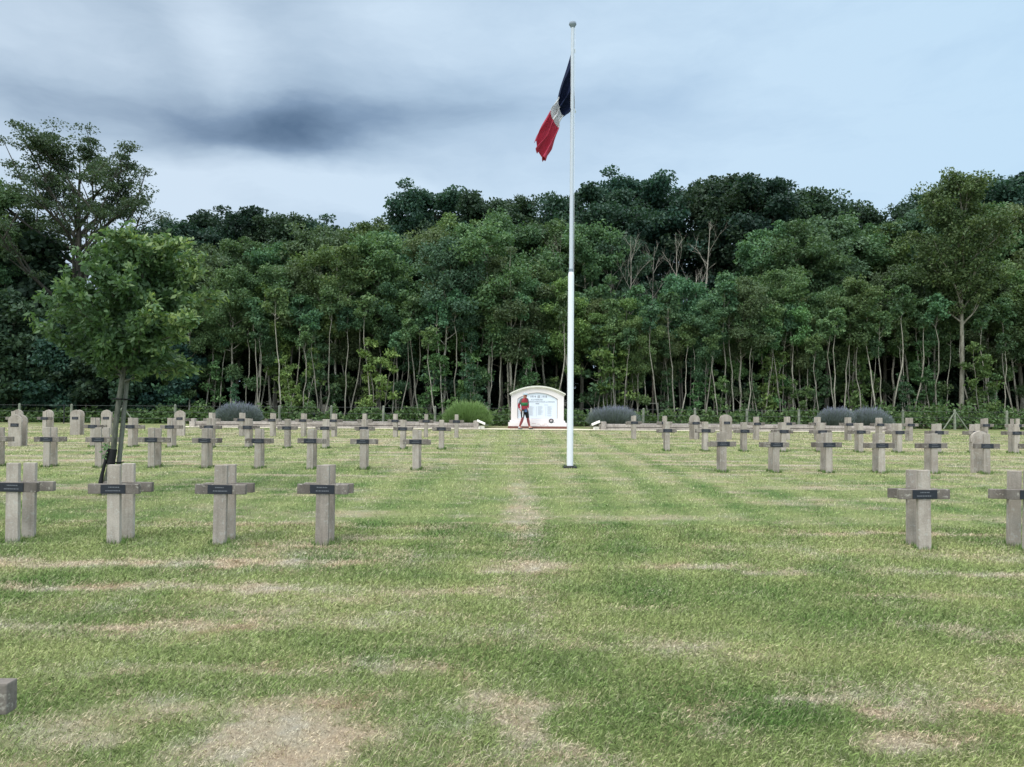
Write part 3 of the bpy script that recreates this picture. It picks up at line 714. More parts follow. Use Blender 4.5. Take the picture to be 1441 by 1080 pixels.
def gen_tree(seed, H, cb, width, stems=1, limbs=18, leafmat='leaf_mid', barkmat='bark_pale', tr=.09, clumps=5, per=80, size=.15, crad=.55,
             shape='oval', lean=.08, elev=(.3, 1.0), low=0.0, sub=4, wob=.12, bare=False, tintf=None, flat=.6, stemspread=.35, thin=.35):
    """tapered stems with limbs and twigs; leaves clustered on the twigs. Returns (trunk mesh, crown mesh or None)"""
    rr = random.Random(seed); r = np.random.default_rng(seed)
    mb = MB(); cent = []; crs = []
    def env(t):
        if shape == 'oval': return math.sqrt(max(0, 1-(2*t-.92)**2/1.15))*(.8+.35*rr.random())
        if shape == 'vase': return (.35+.75*t if t < .75 else (1-t)*3.2+.1)*(.8+.4*rr.random())
        if shape == 'dome': return math.sqrt(max(0, 1-t*t*.9))*(.75+.4*rr.random())
        if shape == 'column': return (.9-.55*t)*(.7+.5*rr.random())
    for s in range(stems):
        a0 = rr.random()*6.28; off = 0 if stems == 1 else stemspread*rr.uniform(.3, 1)
        hs = H*(1 if s == 0 else rr.uniform(.72, .98)); n = 9
        lx, ly = (rr.uniform(-lean, lean)+(.10*math.cos(a0) if stems > 1 else 0))*hs, (rr.uniform(-lean, lean)+(.10*math.sin(a0) if stems > 1 else 0))*hs
        pts = []; wx = wy = 0
        for i in range(n+1):
            t = i/n; wx += rr.uniform(-wob, wob)*.5; wy += rr.uniform(-wob, wob)*.5
            pts.append(Vector((off*math.cos(a0)+lx*t+wx*(t > 0), off*math.sin(a0)+ly*t+wy*(t > 0), hs*t*.97 if i else -.1)))
        r0 = tr*(1 if s == 0 else rr.uniform(.55, .9)); mb.tube(pts, [r0*((1-i/n)**.8*.92+.08)*(1.25 if i == 0 else 1) for i in range(n+1)], 7)
        def at(t):
            f = t*n; i = min(n-1, int(f)); return pts[i].lerp(pts[i+1], f-i)
        L = max(3, int(limbs/stems)) if stems > 1 else limbs
        for k in range(L):
            ti = (k+rr.random()*.8)/L; tz = cb+(1-cb)*ti*.98
            if low and rr.random() < low: tz = rr.uniform(.15, cb)
            e = env(max(0, (tz-cb)/(1-cb))); ln = width*.5*e*(.9 if stems == 1 else .75); az_ = k*2.399+rr.uniform(-.5, .5)
            elv = rr.uniform(*elev); st = at(max(.05, tz-ln*math.sin(elv)*.5/hs))
            d = Vector((math.cos(az_)*math.cos(elv), math.sin(az_)*math.cos(elv), math.sin(elv)))
            lp = [st]; q = st.copy(); dd = d.copy(); ns = 5
            for i in range(ns):
                dd = (dd+Vector((rr.uniform(-.25, .25), rr.uniform(-.25, .25), rr.uniform(-.12, .2)))).normalized(); q = q+dd*ln/ns; lp.append(q.copy())
            rl = max(.012, r0*thin*(1-ti*.6)); mb.tube(lp, [rl*(1-.8*i/ns) for i in range(ns+1)], 5, False)
            for j in range(sub):
                f = .35+.65*(j+rr.random()*.6)/sub; i = min(ns-1, int(f*ns)); p0 = lp[i].lerp(lp[i+1], f*ns-i)
                sd_ = (dd+Vector((rr.uniform(-1, 1), rr.uniform(-1, 1), rr.uniform(-.2, .8)))).normalized(); sl = ln*rr.uniform(.22, .45)+.15
                p1 = p0+sd_*sl*.5+Vector((0, 0, .03)); p2 = p0+sd_*sl
                mb.tube([p0, p1, p2], [rl*.42, rl*.3, rl*.12], 4, False)
                if bare:
                    for q_ in range(2):
                        s3 = (sd_+Vector((rr.uniform(-.7, .7), rr.uniform(-.7, .7), rr.uniform(0, .8)))).normalized(); mb.tube([p1, p1+s3*sl*.7], [rl*.25, rl*.1], 3, False)
                cent.append(p2); crs.append(crad*rr.uniform(.6, 1.25))
                if clumps > 1 and rr.random() < (clumps-1)/4: cent.append(p1.lerp(p0, .3)+Vector((rr.uniform(-.3, .3), rr.uniform(-.3, .3), .1))); crs.append(crad*rr.uniform(.5, 1))
            cent.append(lp[-1]); crs.append(crad*rr.uniform(.6, 1.1))
        cent.append(pts[-1]); crs.append(crad*.7)
    tme = bpy.data.meshes.new('trunk'); tme.from_pydata(mb.v, [], mb.f); tme.polygons.foreach_set('use_smooth', mb.sm); tme.materials.append(M[barkmat]); tme.update()
    cme = None
    if not bare:
        V, t = leaf_cloud(r, np.array([tuple(c) for c in cent]), np.array(crs), per, size, flat, tintf=tintf)
        cme = fast_mesh('crown', V, 4, M[leafmat], {'tint': t})
    return tme, cme

K = {}
# slender wood-edge trees, H = 10
K['slim'] = [gen_tree(100+i, 10, .47, 4.4, st, 24, lm, 'bark_pale', .085, 4, 108, .108, .60, 'oval', .05, (.2, .9), .09, 4, .20) for i, (st, lm) in
             enumerate([(1, 'leaf_mid'), (2, 'leaf_mid'), (3, 'leaf_fresh'), (1, 'leaf_olive'), (2, 'leaf_fresh'), (1, 'leaf_mid'), (3, 'leaf_olive')])]
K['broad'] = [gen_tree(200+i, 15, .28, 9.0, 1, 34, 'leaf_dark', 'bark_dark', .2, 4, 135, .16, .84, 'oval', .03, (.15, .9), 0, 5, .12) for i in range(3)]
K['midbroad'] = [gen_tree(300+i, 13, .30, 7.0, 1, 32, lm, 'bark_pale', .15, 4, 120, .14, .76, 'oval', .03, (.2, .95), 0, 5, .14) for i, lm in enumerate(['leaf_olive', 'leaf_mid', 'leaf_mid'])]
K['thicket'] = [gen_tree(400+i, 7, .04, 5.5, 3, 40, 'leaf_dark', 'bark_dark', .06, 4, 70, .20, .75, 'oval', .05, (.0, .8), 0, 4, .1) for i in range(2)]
K['sapling'] = [gen_tree(500+i, 4.5, .18, 2.0, 2, 14, lm, 'bark_pale', .03, 2, 22, .12, .34, 'column', .08, (.1, .9), 0, 3, .12) for i, lm in enumerate(['leaf_fresh', 'leaf_mid', 'leaf_fresh'])]
K['bare'] = [gen_tree(600+i, 9.5, .50, 4.0, st, n_, barkmat='bark_dead', tr=.06, shape='vase', elev=(.8, 1.3), sub=4, wob=.1, bare=True, thin=.45) for i, (st, n_) in enumerate([(1, 12), (3, 21)])]
K['pole'] = [gen_tree(650+i, 8.5, .80, 1.8, 1, 6, 'leaf_mid', 'bark_pale', .055, 2, 40, .15, .4, 'dome', .06, (.6, 1.1), 0, 3, .32) for i in range(3)]
K['tallpale'] = [gen_tree(700, 15.5, .44, 6.8, 1, 32, 'leaf_mid', 'bark_pale', .155, 4, 85, .125, .70, 'oval', .01, (.5, 1.15), .0, 5, .08, thin=.45)]
K['bigleft'] = [gen_tree(801, 16.0, .42, 14.5, 1, 34, 'leaf_dusky', 'bark_dark', .30, 4, 125, .10, .74, 'dome', .01, (.35, 1.05), .0, 6, .15, thin=.55, flat=.4)]

placed = {k: 0 for k in K}
def tree(kind, x, y, H, base_h, label, group, rz=None, cat='tree', wide=1.0, var=None, name=None):
    v = K[kind]; i = (placed[kind] if var is None else var) % len(v); placed[kind] += 1
    root = empty(name or {'thicket': 'dense_understorey_tree', 'sapling': 'sapling', 'bare': 'dead_tree'}.get(kind, 'woodland_tree'), (x, y, 0), random.uniform(0, 6.28) if rz is None else rz, label=label, cat=cat, group=group)
    s = H/base_h; root.scale = (s*wide, s*wide, s)
    link('trunk', v[i][0], root)
    if v[i][1]: link('crown', v[i][1], root)
    return root
random.seed(21)
LM = [(-400, 'beyond the left edge of the view'), (20, 'at the far left edge'), (70, 'left of the young staked tree'), (240, 'behind the young staked tree'), (300, 'just right of the young tree'), (370, 'behind the left lavender mound'), (450, 'left part of the left kerbed bed'),
      (540, 'behind the middle of the left kerbed bed'), (620, 'near the right half of the left kerbed bed'), (695, 'behind the green shrub'), (800, 'behind the memorial wall'), (830, 'just right of the flagpole'), (900, 'behind the lavender nearest the memorial'),
      (980, 'right of the lavender by the memorial'), (1060, 'behind the middle of the right kerbed bed'), (1145, 'left of the twin lavender mounds'), (1255, 'behind the twin lavender mounds'), (1320, 'right of the twin lavender mounds'), (1380, 'near the tall pale-trunked tree'), (1441, 'at the far right edge'), (9999, 'beyond the right edge of the view')]
def where(px):
    for lim, t in LM:
        if px <= lim: return t
def topz(py, px, y): return CAM_H+(554+(px-720)*.0073-py)/F*y
cnt = {}
def lab(desc, px):
    k = (desc, where(px)); cnt[k] = cnt.get(k, 0)+1
    return desc+', '+where(px)+('' if cnt[k] == 1 else ', number '+ORD[cnt[k]-1])
def wtree(kind, px, py, y, desc, group, base, **k):
    x = (px-720)*y/F; tree(kind, x, y, topz(py, px, y), base, lab(desc, px), group, **k)

# far dark trees closing the wood
G3 = 'tall trees deep in the wood'
for px, py in [(-320, 320), (-230, 330), (-140, 325), (1570, 275), (1650, 290), (1730, 300), (-60, 330), (30, 340), (250, 318), (300, 320), (350, 312), (400, 308), (455, 325), (520, 318), (575, 318), (625, 284), (690, 286), (735, 288), (775, 318), (830, 272), (870, 285), (905, 256), (960, 258), (1015, 258), (1060, 268), (1100, 290),
               (1125, 282), (1180, 300), (1235, 305), (1290, 288), (1335, 268), (1380, 262), (1440, 262), (1500, 270)]:
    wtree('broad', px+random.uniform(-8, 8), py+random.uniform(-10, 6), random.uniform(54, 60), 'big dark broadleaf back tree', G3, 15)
# closed understorey deep inside
for i in range(40):
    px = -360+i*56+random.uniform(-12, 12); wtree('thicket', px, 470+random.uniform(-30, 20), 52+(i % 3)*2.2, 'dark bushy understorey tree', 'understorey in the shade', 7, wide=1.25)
# middle trees
G2 = 'middle trees of the wood'
for px, py in [(-280, 320), (-190, 330), (-110, 320), (1560, 320), (1640, 330), (1720, 320), (-30, 300), (15, 330), (235, 345), (280, 352), (330, 338), (385, 345), (440, 330), (505, 318), (540, 335), (600, 330), (650, 315), (700, 312), (740, 325), (790, 318), (820, 330), (850, 340), (1080, 330), (1110, 320), (1165, 318), (1205, 325), (1250, 318), (1300, 308), (1340, 285), (1385, 290), (1440, 300), (1490, 320)]:
    wtree('midbroad', px+random.uniform(-6, 6), py+random.uniform(-6, 6), random.uniform(47.5, 51.5), 'mid-height leafy tree', G2, 13)
# front edge
G1 = 'slender trees along the front edge of the wood'
front = [(-300, 390), (-255, 410), (-215, 380), (-170, 400), (-130, 390), (-85, 405), (1555, 375), (1600, 390), (1650, 370), (1700, 390), (1750, 380), (-40, 400), (5, 380), (40, 440), (75, 430), (105, 400), (140, 420), (180, 430), (235, 400), (262, 415), (290, 370), (325, 385), (358, 370), (385, 395), (412, 380), (445, 390), (470, 345), (500, 385), (530, 335), (560, 390), (590, 385), (622, 340), (655, 365), (688, 322), (715, 345), (745, 400), (775, 370),
         (812, 390), (840, 420), (868, 425), (900, 440), (925, 430), (950, 400), (985, 425), (1015, 440), (1045, 400), (1075, 395), (1108, 378), (1135, 400), (1165, 410), (1195, 395), (1225, 405), (1260, 385), (1290, 390), (1312, 370), (1385, 385), (1405, 370), (1435, 390), (1475, 380), (1510, 360)]
for px, py in front:
    wtree('slim', px+random.uniform(-5, 5), py+random.uniform(-8, 8), random.uniform(42.3, 46), 'slender pale-stemmed edge tree', G1, 10)
# bare crooked poles with only a tuft on top: the pale stems seen low down
for px in [120, 288, 306, 345, 372, 398, 428, 447, 480, 497, 520, 553, 575, 612, 626, 640, 668, 704, 783, 850, 866, 884, 914, 940, 962, 997, 1024, 1050, 1090, 1112, 1128, 1150, 1186, 1214, 1232, 1268, 1284, 1306, 1330, 1362, 1390, 1412, 1428, 857, 874, 899, 923, 951, 975, 1006, 1036, 1064, 1078, 1100, 1140, 1165, 1176, 1200, 1222, 1246, 1258, 1276, 1298, 1318, 455, 530, 565, 588, 655, 682, 715, 360, 412]:
    wtree('pole', px+random.uniform(-4, 4), random.uniform(395, 480), random.uniform(41.2, 43.2), 'bare crooked pale stem', 'thin pale stems at the wood edge', 8.5)
for px in [236, 252, 268, 300, 330, 405, 420, 462, 510, 530, 565, 600, 645, 676, 735, 765, 830, 862, 890, 932, 975, 1010, 1062, 1078, 1125, 1140, 1200, 1222, 1275, 1320, 1382, 1400]:
    wtree('sapling', px+random.uniform(-6, 6), random.uniform(448, 538), random.uniform(41.4, 43.5), 'low leafy edge sapling', 'saplings at the wood edge', 4.5)
for px, py, d, v in [(968, 303, 46.2, 1), (882, 325, 46.3, 0), (855, 345, 46.2, 0), (918, 338, 47, 0), (783, 325, 47.2, 0), (600, 335, 47, 0)]:
    wtree('bare', px, py, d, 'leafless bleached dead tree', 'dead bare trees', 9.5, var=v)
# left side: dense trees with leaves to the ground
for px, py, d in [(-30, 430, 42.5), (25, 420, 42), (80, 455, 41.8), (135, 440, 42.2), (190, 455, 42), (232, 470, 42.6), (5, 330, 46), (60, 350, 46.5), (160, 400, 45.5), (210, 380, 46.5)]:
    wtree('thicket', px, py, d, 'bushy tree leafy to the ground', 'leafy trees at the left end of the wood', 7)
tree('bigleft', (104-720)*46/F, 46, topz(212, 92, 46), 16.0, 'large airy tree with dark limbs rising above the wood at the left', None, rz=.6)
tree('midbroad', (-20-720)*45/F, 45, topz(258, -20, 45), 13, 'broad green tree at the left edge of the picture, below the large airy tree', None, rz=2.0, var=2)
tree('tallpale', (1352-720)*41.9/F, 41.9, topz(246, 1352, 41.9), 15.5, 'tallest tree at the right with a straight pale trunk', None, rz=1.0)

# ivy climbing and undergrowth along the fence
def herb_band(r, segs, per_m, hmax, size):
    P = []
    for px0, px1, y0, y1, h in segs:
        xa, xb = (px0-720)*40/F, (px1-720)*40/F; n = int((xb-xa)*per_m)
        x = r.uniform(xa, xb, n); y = r.uniform(y0, y1, n); hh = h*(.35+.9*vnoise(x*1.7+9, y*2))*np.clip((y-y0)*3+.35, 0, 1)
        P.append(np.stack([x, y, r.random(n)**.7*hh], -1))
    C = np.concatenate(P); return leaf_cloud(r, C, np.full(len(C), .05), 1, size, 1, .1)
V, t = herb_band(np.random.default_rng(4), [(-60, 205, 40.2, 41.6, .75), (185, 470, 39.9, 41.2, 1.05), (470, 640, 40.1, 41.2, .8), (680, 845, 39.9, 41.4, .9), (845, 1080, 40.0, 41.5, .85), (1080, 1240, 40, 41.3, .9), (1235, 1500, 39.9, 41.6, 1.2)], 420, 1, .13)
um = fast_mesh('undergrowth', V, 4, M['leaf_herb'], {'tint': t}); tag(link('undergrowth', um), 'low green weeds and brambles growing along the fence under the wood', 'undergrowth', kind='stuff')

# lavender mounds and the green shrub
def mound(x, y, w_, d_, h, label, mat, spike, n, seed, group=None, name='lavender_bush', purple=1.0):
    r = np.random.default_rng(seed)
    th = r.random(n)*2*np.pi; u = r.random(n)**.6; ph = np.arccos(1-u*.98)
    ux, uy, uz = np.sin(ph)*np.cos(th), np.sin(ph)*np.sin(th), np.cos(ph)
    bump = .86+.22*vnoise(ux*3+seed+20, uy*3+20)
    rad = r.uniform(.55, 1.0, n)*bump
    P = np.stack([ux*w_*.5*rad, uy*d_*.5*rad, uz*h*rad*.96], -1)
    d = norm(np.stack([ux*.8, uy*.8, uz*.6+.75], -1)+r.normal(size=(n, 3))*.13); L = spike*r.uniform(.6, 1.3, (n, 1)); s = norm(np.cross(d, r.normal(size=(n, 3))))*r.uniform(.006, .012, (n, 1))
    V = np.stack([P-s, P+s, P+d*L+s*.5, P+d*L-s*.5], 1).reshape(-1, 3)
    up_ = np.clip(P[:, 2]/h*1.25-.15, 0, 1)
    t0 = np.clip(.15+.3*r.random(n)*1.0+purple*(.55*up_)*(r.random(n) < .8), 0, 1)
    T = np.stack([t0*.6, t0*.6, t0, t0], 1).ravel()
    root = empty(name, (x, y, .15), label=label, cat='shrub', group=group)
    link('foliage', fast_mesh('foliage', V, 4, mat, {'tint': T}), root)
    m = MB(); rr = random.Random(seed)
    for i in range(12):
        a = rr.random()*6.28; m.tube([(0, 0, -.1), (math.cos(a)*w_*.15, math.sin(a)*d_*.15, h*.3), (math.cos(a)*w_*.28, math.sin(a)*d_*.28, h*.6)], [.02, .014, .008], 4)
    m.build('stems', M['bark_dark'], root)
def mx(px, d=37.9): return (px-720)*d/F
mound(mx(335), 37.9, 2.15, 1.5, .90, 'grey-purple lavender mound in the left kerbed bed', M['lavender'], .26, 15000, 1)
mound(mx(657), 37.9, 2.1, 1.5, 1.0, 'tall bright green spiky shrub near the memorial wall', M['leaf_grass_shrub'], .34, 15000, 2, name='green_shrub', purple=.5)
mound(mx(862), 37.9, 2.35, 1.5, .78, 'wide flowering lavender at the inner end of the right kerbed bed', M['lavender'], .30, 16000, 3)
mound(mx(1177), 38.0, 1.9, 1.4, .92, 'left-hand one of the twin lavender mounds in the right kerbed bed', M['lavender'], .22, 14000, 4)
mound(mx(1225), 38.0, 2.0, 1.4, .90, 'right-hand one of the twin lavender mounds in the right kerbed bed', M['lavender'], .22, 14000, 5)

# ------------------------------------------------------------------ young staked tree
TX, TY = -6.62, 12.55
def pz(px, py, d=TY): return ((px-720)*d/F-TX, (554+(px-720)*.0073-py)/F*d+CAM_H)
yt = empty('young_tree', (TX, TY, 0), label='young leafy tree with a leaning grey trunk behind the large front crosses at left', cat='tree')
tp = [pz(150, 697), pz(153, 670), pz(160, 640), pz(163, 600), pz(167, 565), pz(172, 530), pz(181, 492), pz(190, 448), pz(196, 408), pz(200, 375)]
tpts = [Vector((a, 0, max(b, -.03))) for a, b in tp]
m = MB(); m.tube(tpts, [.062, .048, .045, .043, .041, .039, .035, .03, .022, .012], 10)
rr = random.Random(9); cent = []; cr = []
def yl(z0t, azd, elv, ln, r0):
    f = z0t*9; i = min(8, int(f)); st = tpts[i].lerp(tpts[i+1], f-i); d = Vector((math.cos(azd)*math.cos(elv), math.sin(azd)*math.cos(elv), math.sin(elv)))
    q = st.copy(); lp = [q.copy()]
    for k in range(5):
        d = (d+Vector((rr.uniform(-.2, .2), rr.uniform(-.2, .2), rr.uniform(-.05, .15)))).normalized(); q = q+d*ln/5; lp.append(q.copy())
    m.tube(lp, [r0*(1-.8*k/5) for k in range(6)], 6, False)
    for k in range(1, 6):
        for j in range(3):
            sd_ = (d+Vector((rr.uniform(-1, 1), rr.uniform(-1, 1), rr.uniform(-.5, .8)))).normalized(); sl = rr.uniform(.18, .42)
            m.tube([lp[k], lp[k]+sd_*sl], [r0*.3, .003], 4, False)
            for e_ in (.45, .75, 1.0): cent.append(lp[k]+sd_*sl*e_); cr.append(.13)
    cent.append(lp[-1]); cr.append(.15)
for k in range(26):
    t = .53+.44*k/26; hgt = (t-.53)/.44
    yl(t, k*2.399, rr.uniform(.15, .6)+hgt*.55, (1.14 if hgt < .45 else 1.14-.70*(hgt-.45)/.55)*rr.uniform(.75, 1.15)*(1 if hgt > .1 else .8), .02)
yl(.60, 3.3, .15, 1.30, .022); yl(.70, 3.0, .35, 1.15, .02); yl(.62, 0.1, .45, 1.55, .022); yl(.66, -.3, .25, 1.5, .02); yl(.78, .3, .5, 1.15, .02); yl(.85, 2.9, .6, .95, .02)
m.build('trunk', M['bark_young'], yt)
def ytint(P, o, t):
    rad = np.sqrt((P[:, 0])**2+(P[:, 1])**2+((P[:, 2]-3.0)*1.1)**2)
    return t*.55+np.clip((rad-1.0)*1.1, 0, .5)*t+.02          # lighter new leaves on the shoot tips
V, t = leaf_cloud(np.random.default_rng(12), np.array([tuple(c) for c in cent]), np.array(cr), 17, .058, .9, .15, ytint, 1.9)
link('crown', fast_mesh('crown', V, 4, M['leaf_young'], {'tint': t}), yt)
m = MB(); m.tube([tpts[1].lerp(tpts[2], .55), tpts[2].lerp(tpts[3], .20)], [.062, .056], 10); m.tube([tpts[2]+Vector((-.06, -.03, .1)), Vector((-.02, -.05, .35)), Vector((-.06, -.06, .05))], [.02, .028, .05], 6)
m.build('rubber_guard', M['rubber'], yt)
s0, s1 = pz(160, 688), pz(173, 533)
st = MB(); st.tube([(s0[0], .10, -.05), (s1[0]+.015, .10, s1[1])], [.038, .034], 10); so_ = st.build('tree_stake', M['stake'])
so_.data.transform(Matrix.Translation((-s0[0], -.10, 0))); so_.location = (TX+s0[0], TY+.10, 0)
tag(so_, 'grey round stake tied beside the trunk of the young tree', 'tree stake')
for f in (.17, .82):
    z = s1[1]*f+.2 if f < .5 else s1[1]*f; xx = (s1[0]+.015-s0[0])*(z/s1[1])
    tb = MB(); tb.tube([(xx-.16, -.10, z), (xx-.06, -.16, z+.01), (xx+.05, -.06, z), (xx+.05, .05, z)], .012, 5); tb.build('tie', M['rubber'], so_)
# little ivy tuft at the foot of the trunk
V, t = leaf_cloud(np.random.default_rng(3), np.array([[tpts[2].x-.10, -.02, z] for z in (.62, .70, .78)]), np.array([.07, .09, .07]), 26, .035, 1, 0)
link('trunk_shoots', fast_mesh('trunk_shoots', V, 4, M['leaf_fresh'], {'tint': t}), yt)

# ------------------------------------------------------------------ walking cyclist in front of the memorial
def skin_mesh(name, verts, edges, radii, mat, parent, root=0, sub=2):
    me = bpy.data.meshes.new(name); me.from_pydata(verts, edges, []); me.update()
    ob = bpy.data.objects.new(name, me); COL.objects.link(ob)
    ob.modifiers.new('s', 'SKIN'); sb = ob.modifiers.new('u', 'SUBSURF'); sb.levels = sub; sb.render_levels = sub
    for i, r_ in enumerate(radii):
        sv = me.skin_vertices[0].data[i]; sv.radius = (r_[0]*1.2, r_[1]*1.2) if isinstance(r_, tuple) else ((r_*1.2, r_*1.2) if r_ > .03 else (r_, r_)); sv.use_root = (i == root)
    bpy.context.view_layer.update()
    nm_ = bpy.data.meshes.new_from_object(ob.evaluated_get(bpy.context.evaluated_depsgraph_get())); bpy.data.objects.remove(ob)
    nm_.name = name; nm_.materials.clear(); nm_.materials.append(mat); nm_.polygons.foreach_set('use_smooth', [True]*len(nm_.polygons))
    return link(name, nm_, parent)
pr = empty('person', (.60, 36.25, .024), label='walking cyclist in red and green jersey, black shorts and helmet before the memorial', cat='person')
SK = simple('skin', (0.42, 0.20, 0.14, 1), .6, .08, 8); RED = simple('red_jersey', (0.30, 0.030, 0.045, 1), .75, .15, 20)
GRN = simple('green_jersey_band', (0.03, 0.16, 0.06, 1), .75, .1); BLK = simple('black_shorts', (0.012, 0.012, 0.015, 1), .6, .2)
GREY = simple('grey_sleeve', (0.12, 0.11, 0.11, 1), .8); WHT = simple('white_trim', (0.6, 0.6, 0.62, 1), .6)
# joints (x right, y away, z up); he walks to the right
J = dict(pel=(0, 0, .92), bel=(-.01, 0, 1.06), che=(-.02, 0, 1.24), nkb=(0, 0, 1.40), nk=(.03, -.01, 1.47), hd=(.06, -.02, 1.56), ht=(.06, -.02, 1.66),
         ls=(-.05, -.17, 1.36), le=(-.19, -.20, 1.12), lw=(-.10, -.22, .93), lh=(-.05, -.22, .88),
         rs=(.02, .17, 1.36), re=(.04, .20, 1.10), rw=(.12, .08, .95), rh=(.14, .0, .93),
         lhip=(-.02, -.09, .88), lkn=(-.09, -.10, .49), lan=(-.24, -.09, .09), lto=(-.12, -.11, .03), lhe=(-.28, -.09, .05),
         rhip=(.02, .09, .88), rkn=(.16, .08, .48), ran=(.25, .07, .09), rto=(.38, .06, .03), rhe=(.22, .07, .04))
rad = dict(pel=(.11, .09), bel=(.10, .08), che=(.11, .085), nkb=.05, nk=.052, hd=.088, ht=.07, ls=.045, le=.042, lw=.028, lh=.034, rs=.045, re=.038, rw=.028, rh=.034,
           lhip=.07, lkn=.048, lan=.032, lto=.032, lhe=.034, rhip=.07, rkn=.048, ran=.032, rto=.032, rhe=.034)
TH = R(-42)
def turn(p): return (p[0]*math.cos(TH)-p[1]*math.sin(TH), p[0]*math.sin(TH)+p[1]*math.cos(TH), p[2])
for k_ in list(J):
    if J[k_][2] > .8: J[k_] = turn(J[k_])
keys = list(J); ei = lambda L: [(keys.index(a), keys.index(b)) for a, b in L]
E = ei([('pel', 'bel'), ('bel', 'che'), ('che', 'nkb'), ('nkb', 'nk'), ('nk', 'hd'), ('hd', 'ht'), ('nkb', 'ls'), ('ls', 'le'), ('le', 'lw'), ('lw', 'lh'), ('nkb', 'rs'), ('rs', 're'), ('re', 'rw'), ('rw', 'rh'),
        ('pel', 'lhip'), ('lhip', 'lkn'), ('lkn', 'lan'), ('lan', 'lto'), ('lan', 'lhe'), ('pel', 'rhip'), ('rhip', 'rkn'), ('rkn', 'ran'), ('ran', 'rto'), ('ran', 'rhe')])
V0 = [J[k] for k in keys]; RA = [rad[k] for k in keys]
def fingers(h, dirx):       # five short tapered fingers rooted in the palm
    hv = Vector(J[h]); k0 = keys.index(h)
    for q, (dy, ln) in enumerate(((-.03, .055), (-.012, .07), (.006, .068), (.022, .058))):
        b0 = len(V0); V0.append(tuple(hv+Vector((dirx*.02, dy, -.035)))); RA.append(.010); V0.append(tuple(hv+Vector((dirx*.045, dy, -.035-ln*.55)))); RA.append(.008)
        V0.append(tuple(hv+Vector((dirx*.04, dy, -.035-ln)))); RA.append(.007); E.extend([(k0, b0), (b0, b0+1), (b0+1, b0+2)])
    b0 = len(V0); V0.append(tuple(hv+Vector((dirx*.035, -.035, .0)))); RA.append(.010); V0.append(tuple(hv+Vector((dirx*.065, -.04, -.03)))); RA.append(.008); E.extend([(k0, b0), (b0, b0+1)])
fingers('lh', 1); fingers('rh', 1)
body_o = skin_mesh('body', V0, E, RA, SK, pr, 0)
def loft(name, rings, mat, par=None, n=18):
    """horizontal elliptical rings: (centre, half width along the shoulders, half depth)"""
    ax = Vector(turn((0, 1, 0))); ay = Vector(turn((1, 0, 0))); m = MB(); vs = []
    for c, a, b in rings:
        for k in range(n):
            t = 2*math.pi*k/n; vs.append(Vector(c)+ax*a*math.cos(t)+ay*b*math.sin(t))
    fs = [(i*n+k, i*n+(k+1) % n, (i+1)*n+(k+1) % n, (i+1)*n+k) for i in range(len(rings)-1) for k in range(n)]
    fs += [tuple(range(n))[::-1], tuple((len(rings)-1)*n+k for k in range(n))]
    m.add(vs, fs, True); return m.build(name, mat, par or pr)
def limb(name, pts, rad_, mat, par=None):
    P_ = [Vector(p) for p in pts]; R_ = list(rad_); Q = []; S = []
    for i in range(len(P_)-1):
        for q in range(4):
            t = q/4; Q.append(P_[i].lerp(P_[i+1], t)); S.append(R_[i]*(1-t)+R_[i+1]*t)
    Q.append(P_[-1]); S.append(R_[-1])
    for _ in range(2):
        for i in range(1, len(Q)-1): Q[i] = Q[i-1]*.25+Q[i]*.5+Q[i+1]*.25
    m = MB(); m.tube(Q, S, 12); return m.build(name, mat, par or pr)
T0 = lambda x, z: turn((x, 0, z))
je = loft('jersey', [(T0(0, .90), .165, .125), (T0(0, .96), .172, .130), (T0(-.01, 1.06), .170, .128), (T0(-.02, 1.16), .180, .135), (T0(-.02, 1.26), .195, .142), (T0(-.015, 1.34), .195, .130), (T0(-.005, 1.40), .165, .105), (T0(.005, 1.44), .10, .085), (T0(.015, 1.47), .068, .066)], RED)
loft('chest_band', [(T0(-.015, 1.10), .180, .137), (T0(-.02, 1.17), .188, .142), (T0(-.02, 1.25), .200, .148)], GRN, je)
for a, b, c in (('ls', 'le', 'lw'), ('rs', 're', 'rw')):
    A, B_, C_ = Vector(J[a]), Vector(J[b]), Vector(J[c]); mid = A.lerp(B_, .62)
    D_ = (Vector(turn((0, 1 if a == 'ls' else -1, 0))))*.05
    limb('upper_sleeve', [A+D_*1.4+Vector((0, 0, .075)), A+D_*.3+Vector((0, 0, .045)), A.lerp(B_, .3), mid], [.03, .068, .070, .060], GREY, je)
    limb('lower_sleeve', [mid-Vector((0, 0, -.005)), B_, B_.lerp(C_, .5), B_.lerp(C_, .86)], [.0585, .056, .050, .042], RED, je)
    limb('cuff', [B_.lerp(C_, .84), B_.lerp(C_, .93)], [.045, .044], WHT, je)
sh = loft('shorts', [(T0(0, .80), .13, .10), (T0(0, .85), .168, .125), (T0(0, .92), .168, .126), (T0(0, .98), .160, .120)], BLK)
for h, k in (('lhip', 'lkn'), ('rhip', 'rkn')):
    H_, K_ = Vector(J[h]), Vector(J[k]); limb('shorts_leg', [H_+Vector((0, 0, .02)), H_.lerp(K_, .4), H_.lerp(K_, .86)], [.105, .100, .078], BLK, sh)
H_, K_ = Vector(J['lhip']), Vector(J['lkn'])
m = MB(); m.tube([H_.lerp(K_, .05)+Vector((.0, -.088, 0)), H_.lerp(K_, .4)+Vector((.0, -.082, 0)), H_.lerp(K_, .82)+Vector((.0, -.066, 0))], [.026, .030, .024], 8); m.build('side_stripe', WHT, sh)
LW = simple('red_leg_warmer', (0.22, 0.05, 0.055, 1), .8, .5, 18)
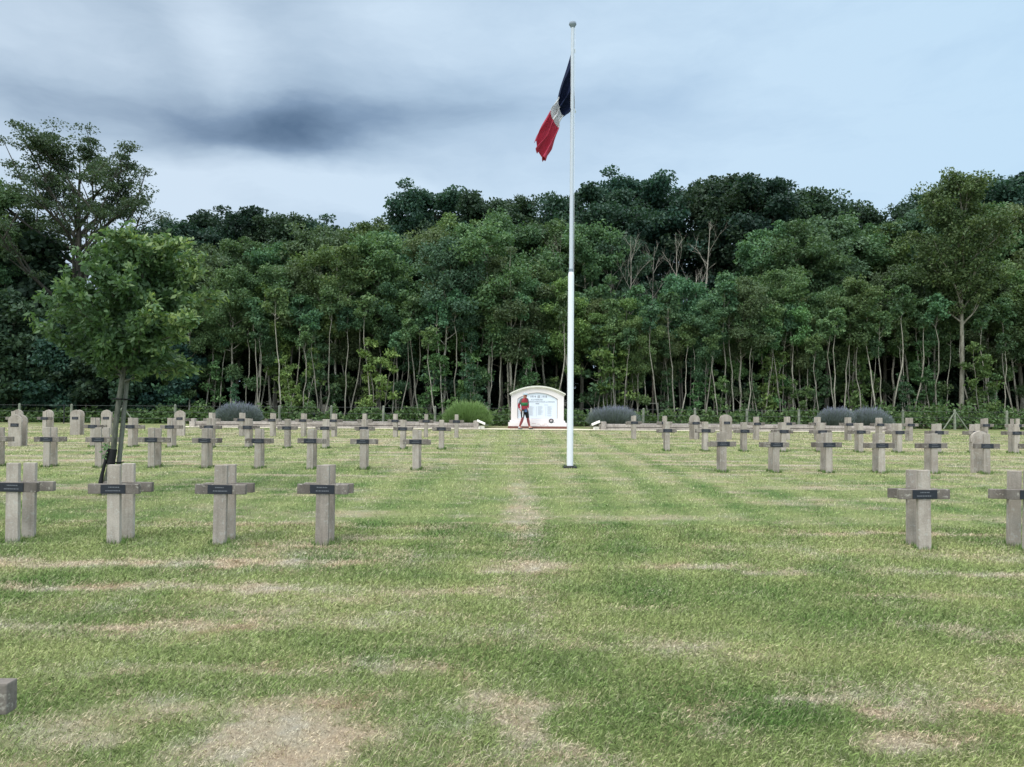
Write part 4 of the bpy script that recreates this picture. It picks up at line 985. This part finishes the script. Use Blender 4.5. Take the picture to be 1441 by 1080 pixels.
for k, a_ in (('lkn', 'lan'), ('rkn', 'ran')):
    K_, A_ = Vector(J[k]), Vector(J[a_])
    limb('leg_warmer', [K_+Vector((0, 0, .07)), K_, K_.lerp(A_, .35), K_.lerp(A_, .86)], [.068, .062, .066, .046], LW)
for an, to_, he in (('lan', 'lto', 'lhe'), ('ran', 'rto', 'rhe')):
    A_, O_, H_ = Vector(J[an]), Vector(J[to_]), Vector(J[he]); mt = BLK if an == 'ran' else simple('grey_shoe', (.10, .10, .11, 1))
    so2 = limb('shoe', [H_+Vector((-.01, 0, .0)), H_.lerp(O_, .35), H_.lerp(O_, .75), O_+Vector((.03, 0, 0))], [.034, .046, .045, .026], mt)
    limb('sock', [A_+Vector((0, 0, .035)), A_+Vector((0, 0, -.03))], [.046, .047], WHT)
# helmet, glasses, nose
import bmesh
def ell(name, c, r3, mat, zcut=None, par=pr):
    c = turn(c)
    bm = bmesh.new(); bmesh.ops.create_uvsphere(bm, u_segments=18, v_segments=12, radius=1)
    if zcut is not None: bmesh.ops.delete(bm, geom=[v for v in bm.verts if v.co.z < zcut], context='VERTS')
    for v in bm.verts: v.co = Vector((v.co.x*r3[0], v.co.y*r3[1], v.co.z*r3[2]))+Vector(c)
    me = bpy.data.meshes.new(name); bm.to_mesh(me); bm.free(); me.polygons.foreach_set('use_smooth', [True]*len(me.polygons)); me.materials.append(mat); return link(name, me, par)
hm = ell('helmet', (.055, -.02, 1.615), (.135, .11, .105), simple('pale_helmet', (0.36, 0.42, 0.45, 1), .4, .3, 30), -.12)
for i in range(4):
    mb = MB(); y = -.08+i*.035
    mb.tube([(-.05, y, 1.675), (.05, y*1.1+.0, 1.716), (.13, y, 1.675)], [.004, .006, .004], 5); mb.build('vent', BLK, hm)
ell('sunglasses', (.125, -.035, 1.595), (.045, .075, .022), BLK)
ell('nose', (.155, -.045, 1.560), (.02, .014, .022), SK); ell('mouth', (.128, -.025, 1.525), (.014, .022, .007), simple('lips', (.25, .08, .07, 1)))
ell('ear', (.05, -.112, 1.57), (.02, .012, .032), SK)
ell('neckerchief', (.04, -.01, 1.455), (.075, .075, .04), RED)
bg = empty('small_bag', (.60+.06, 36.25-.19, .90), label='small blue-grey pouch held by the cyclist at the waist', cat='pouch')
MB().box(-.07, .07, -.05, .05, -.07, .08, (.01, .01)).build('pouch_body', simple('blue_cloth', (0.07, 0.13, 0.25, 1)), bg, bevel=.015)
MB().box(-.068, .068, -.056, -.0505, .02, .075).build('flap', simple('blue_cloth_dark', (0.04, 0.07, 0.14, 1)), bg)
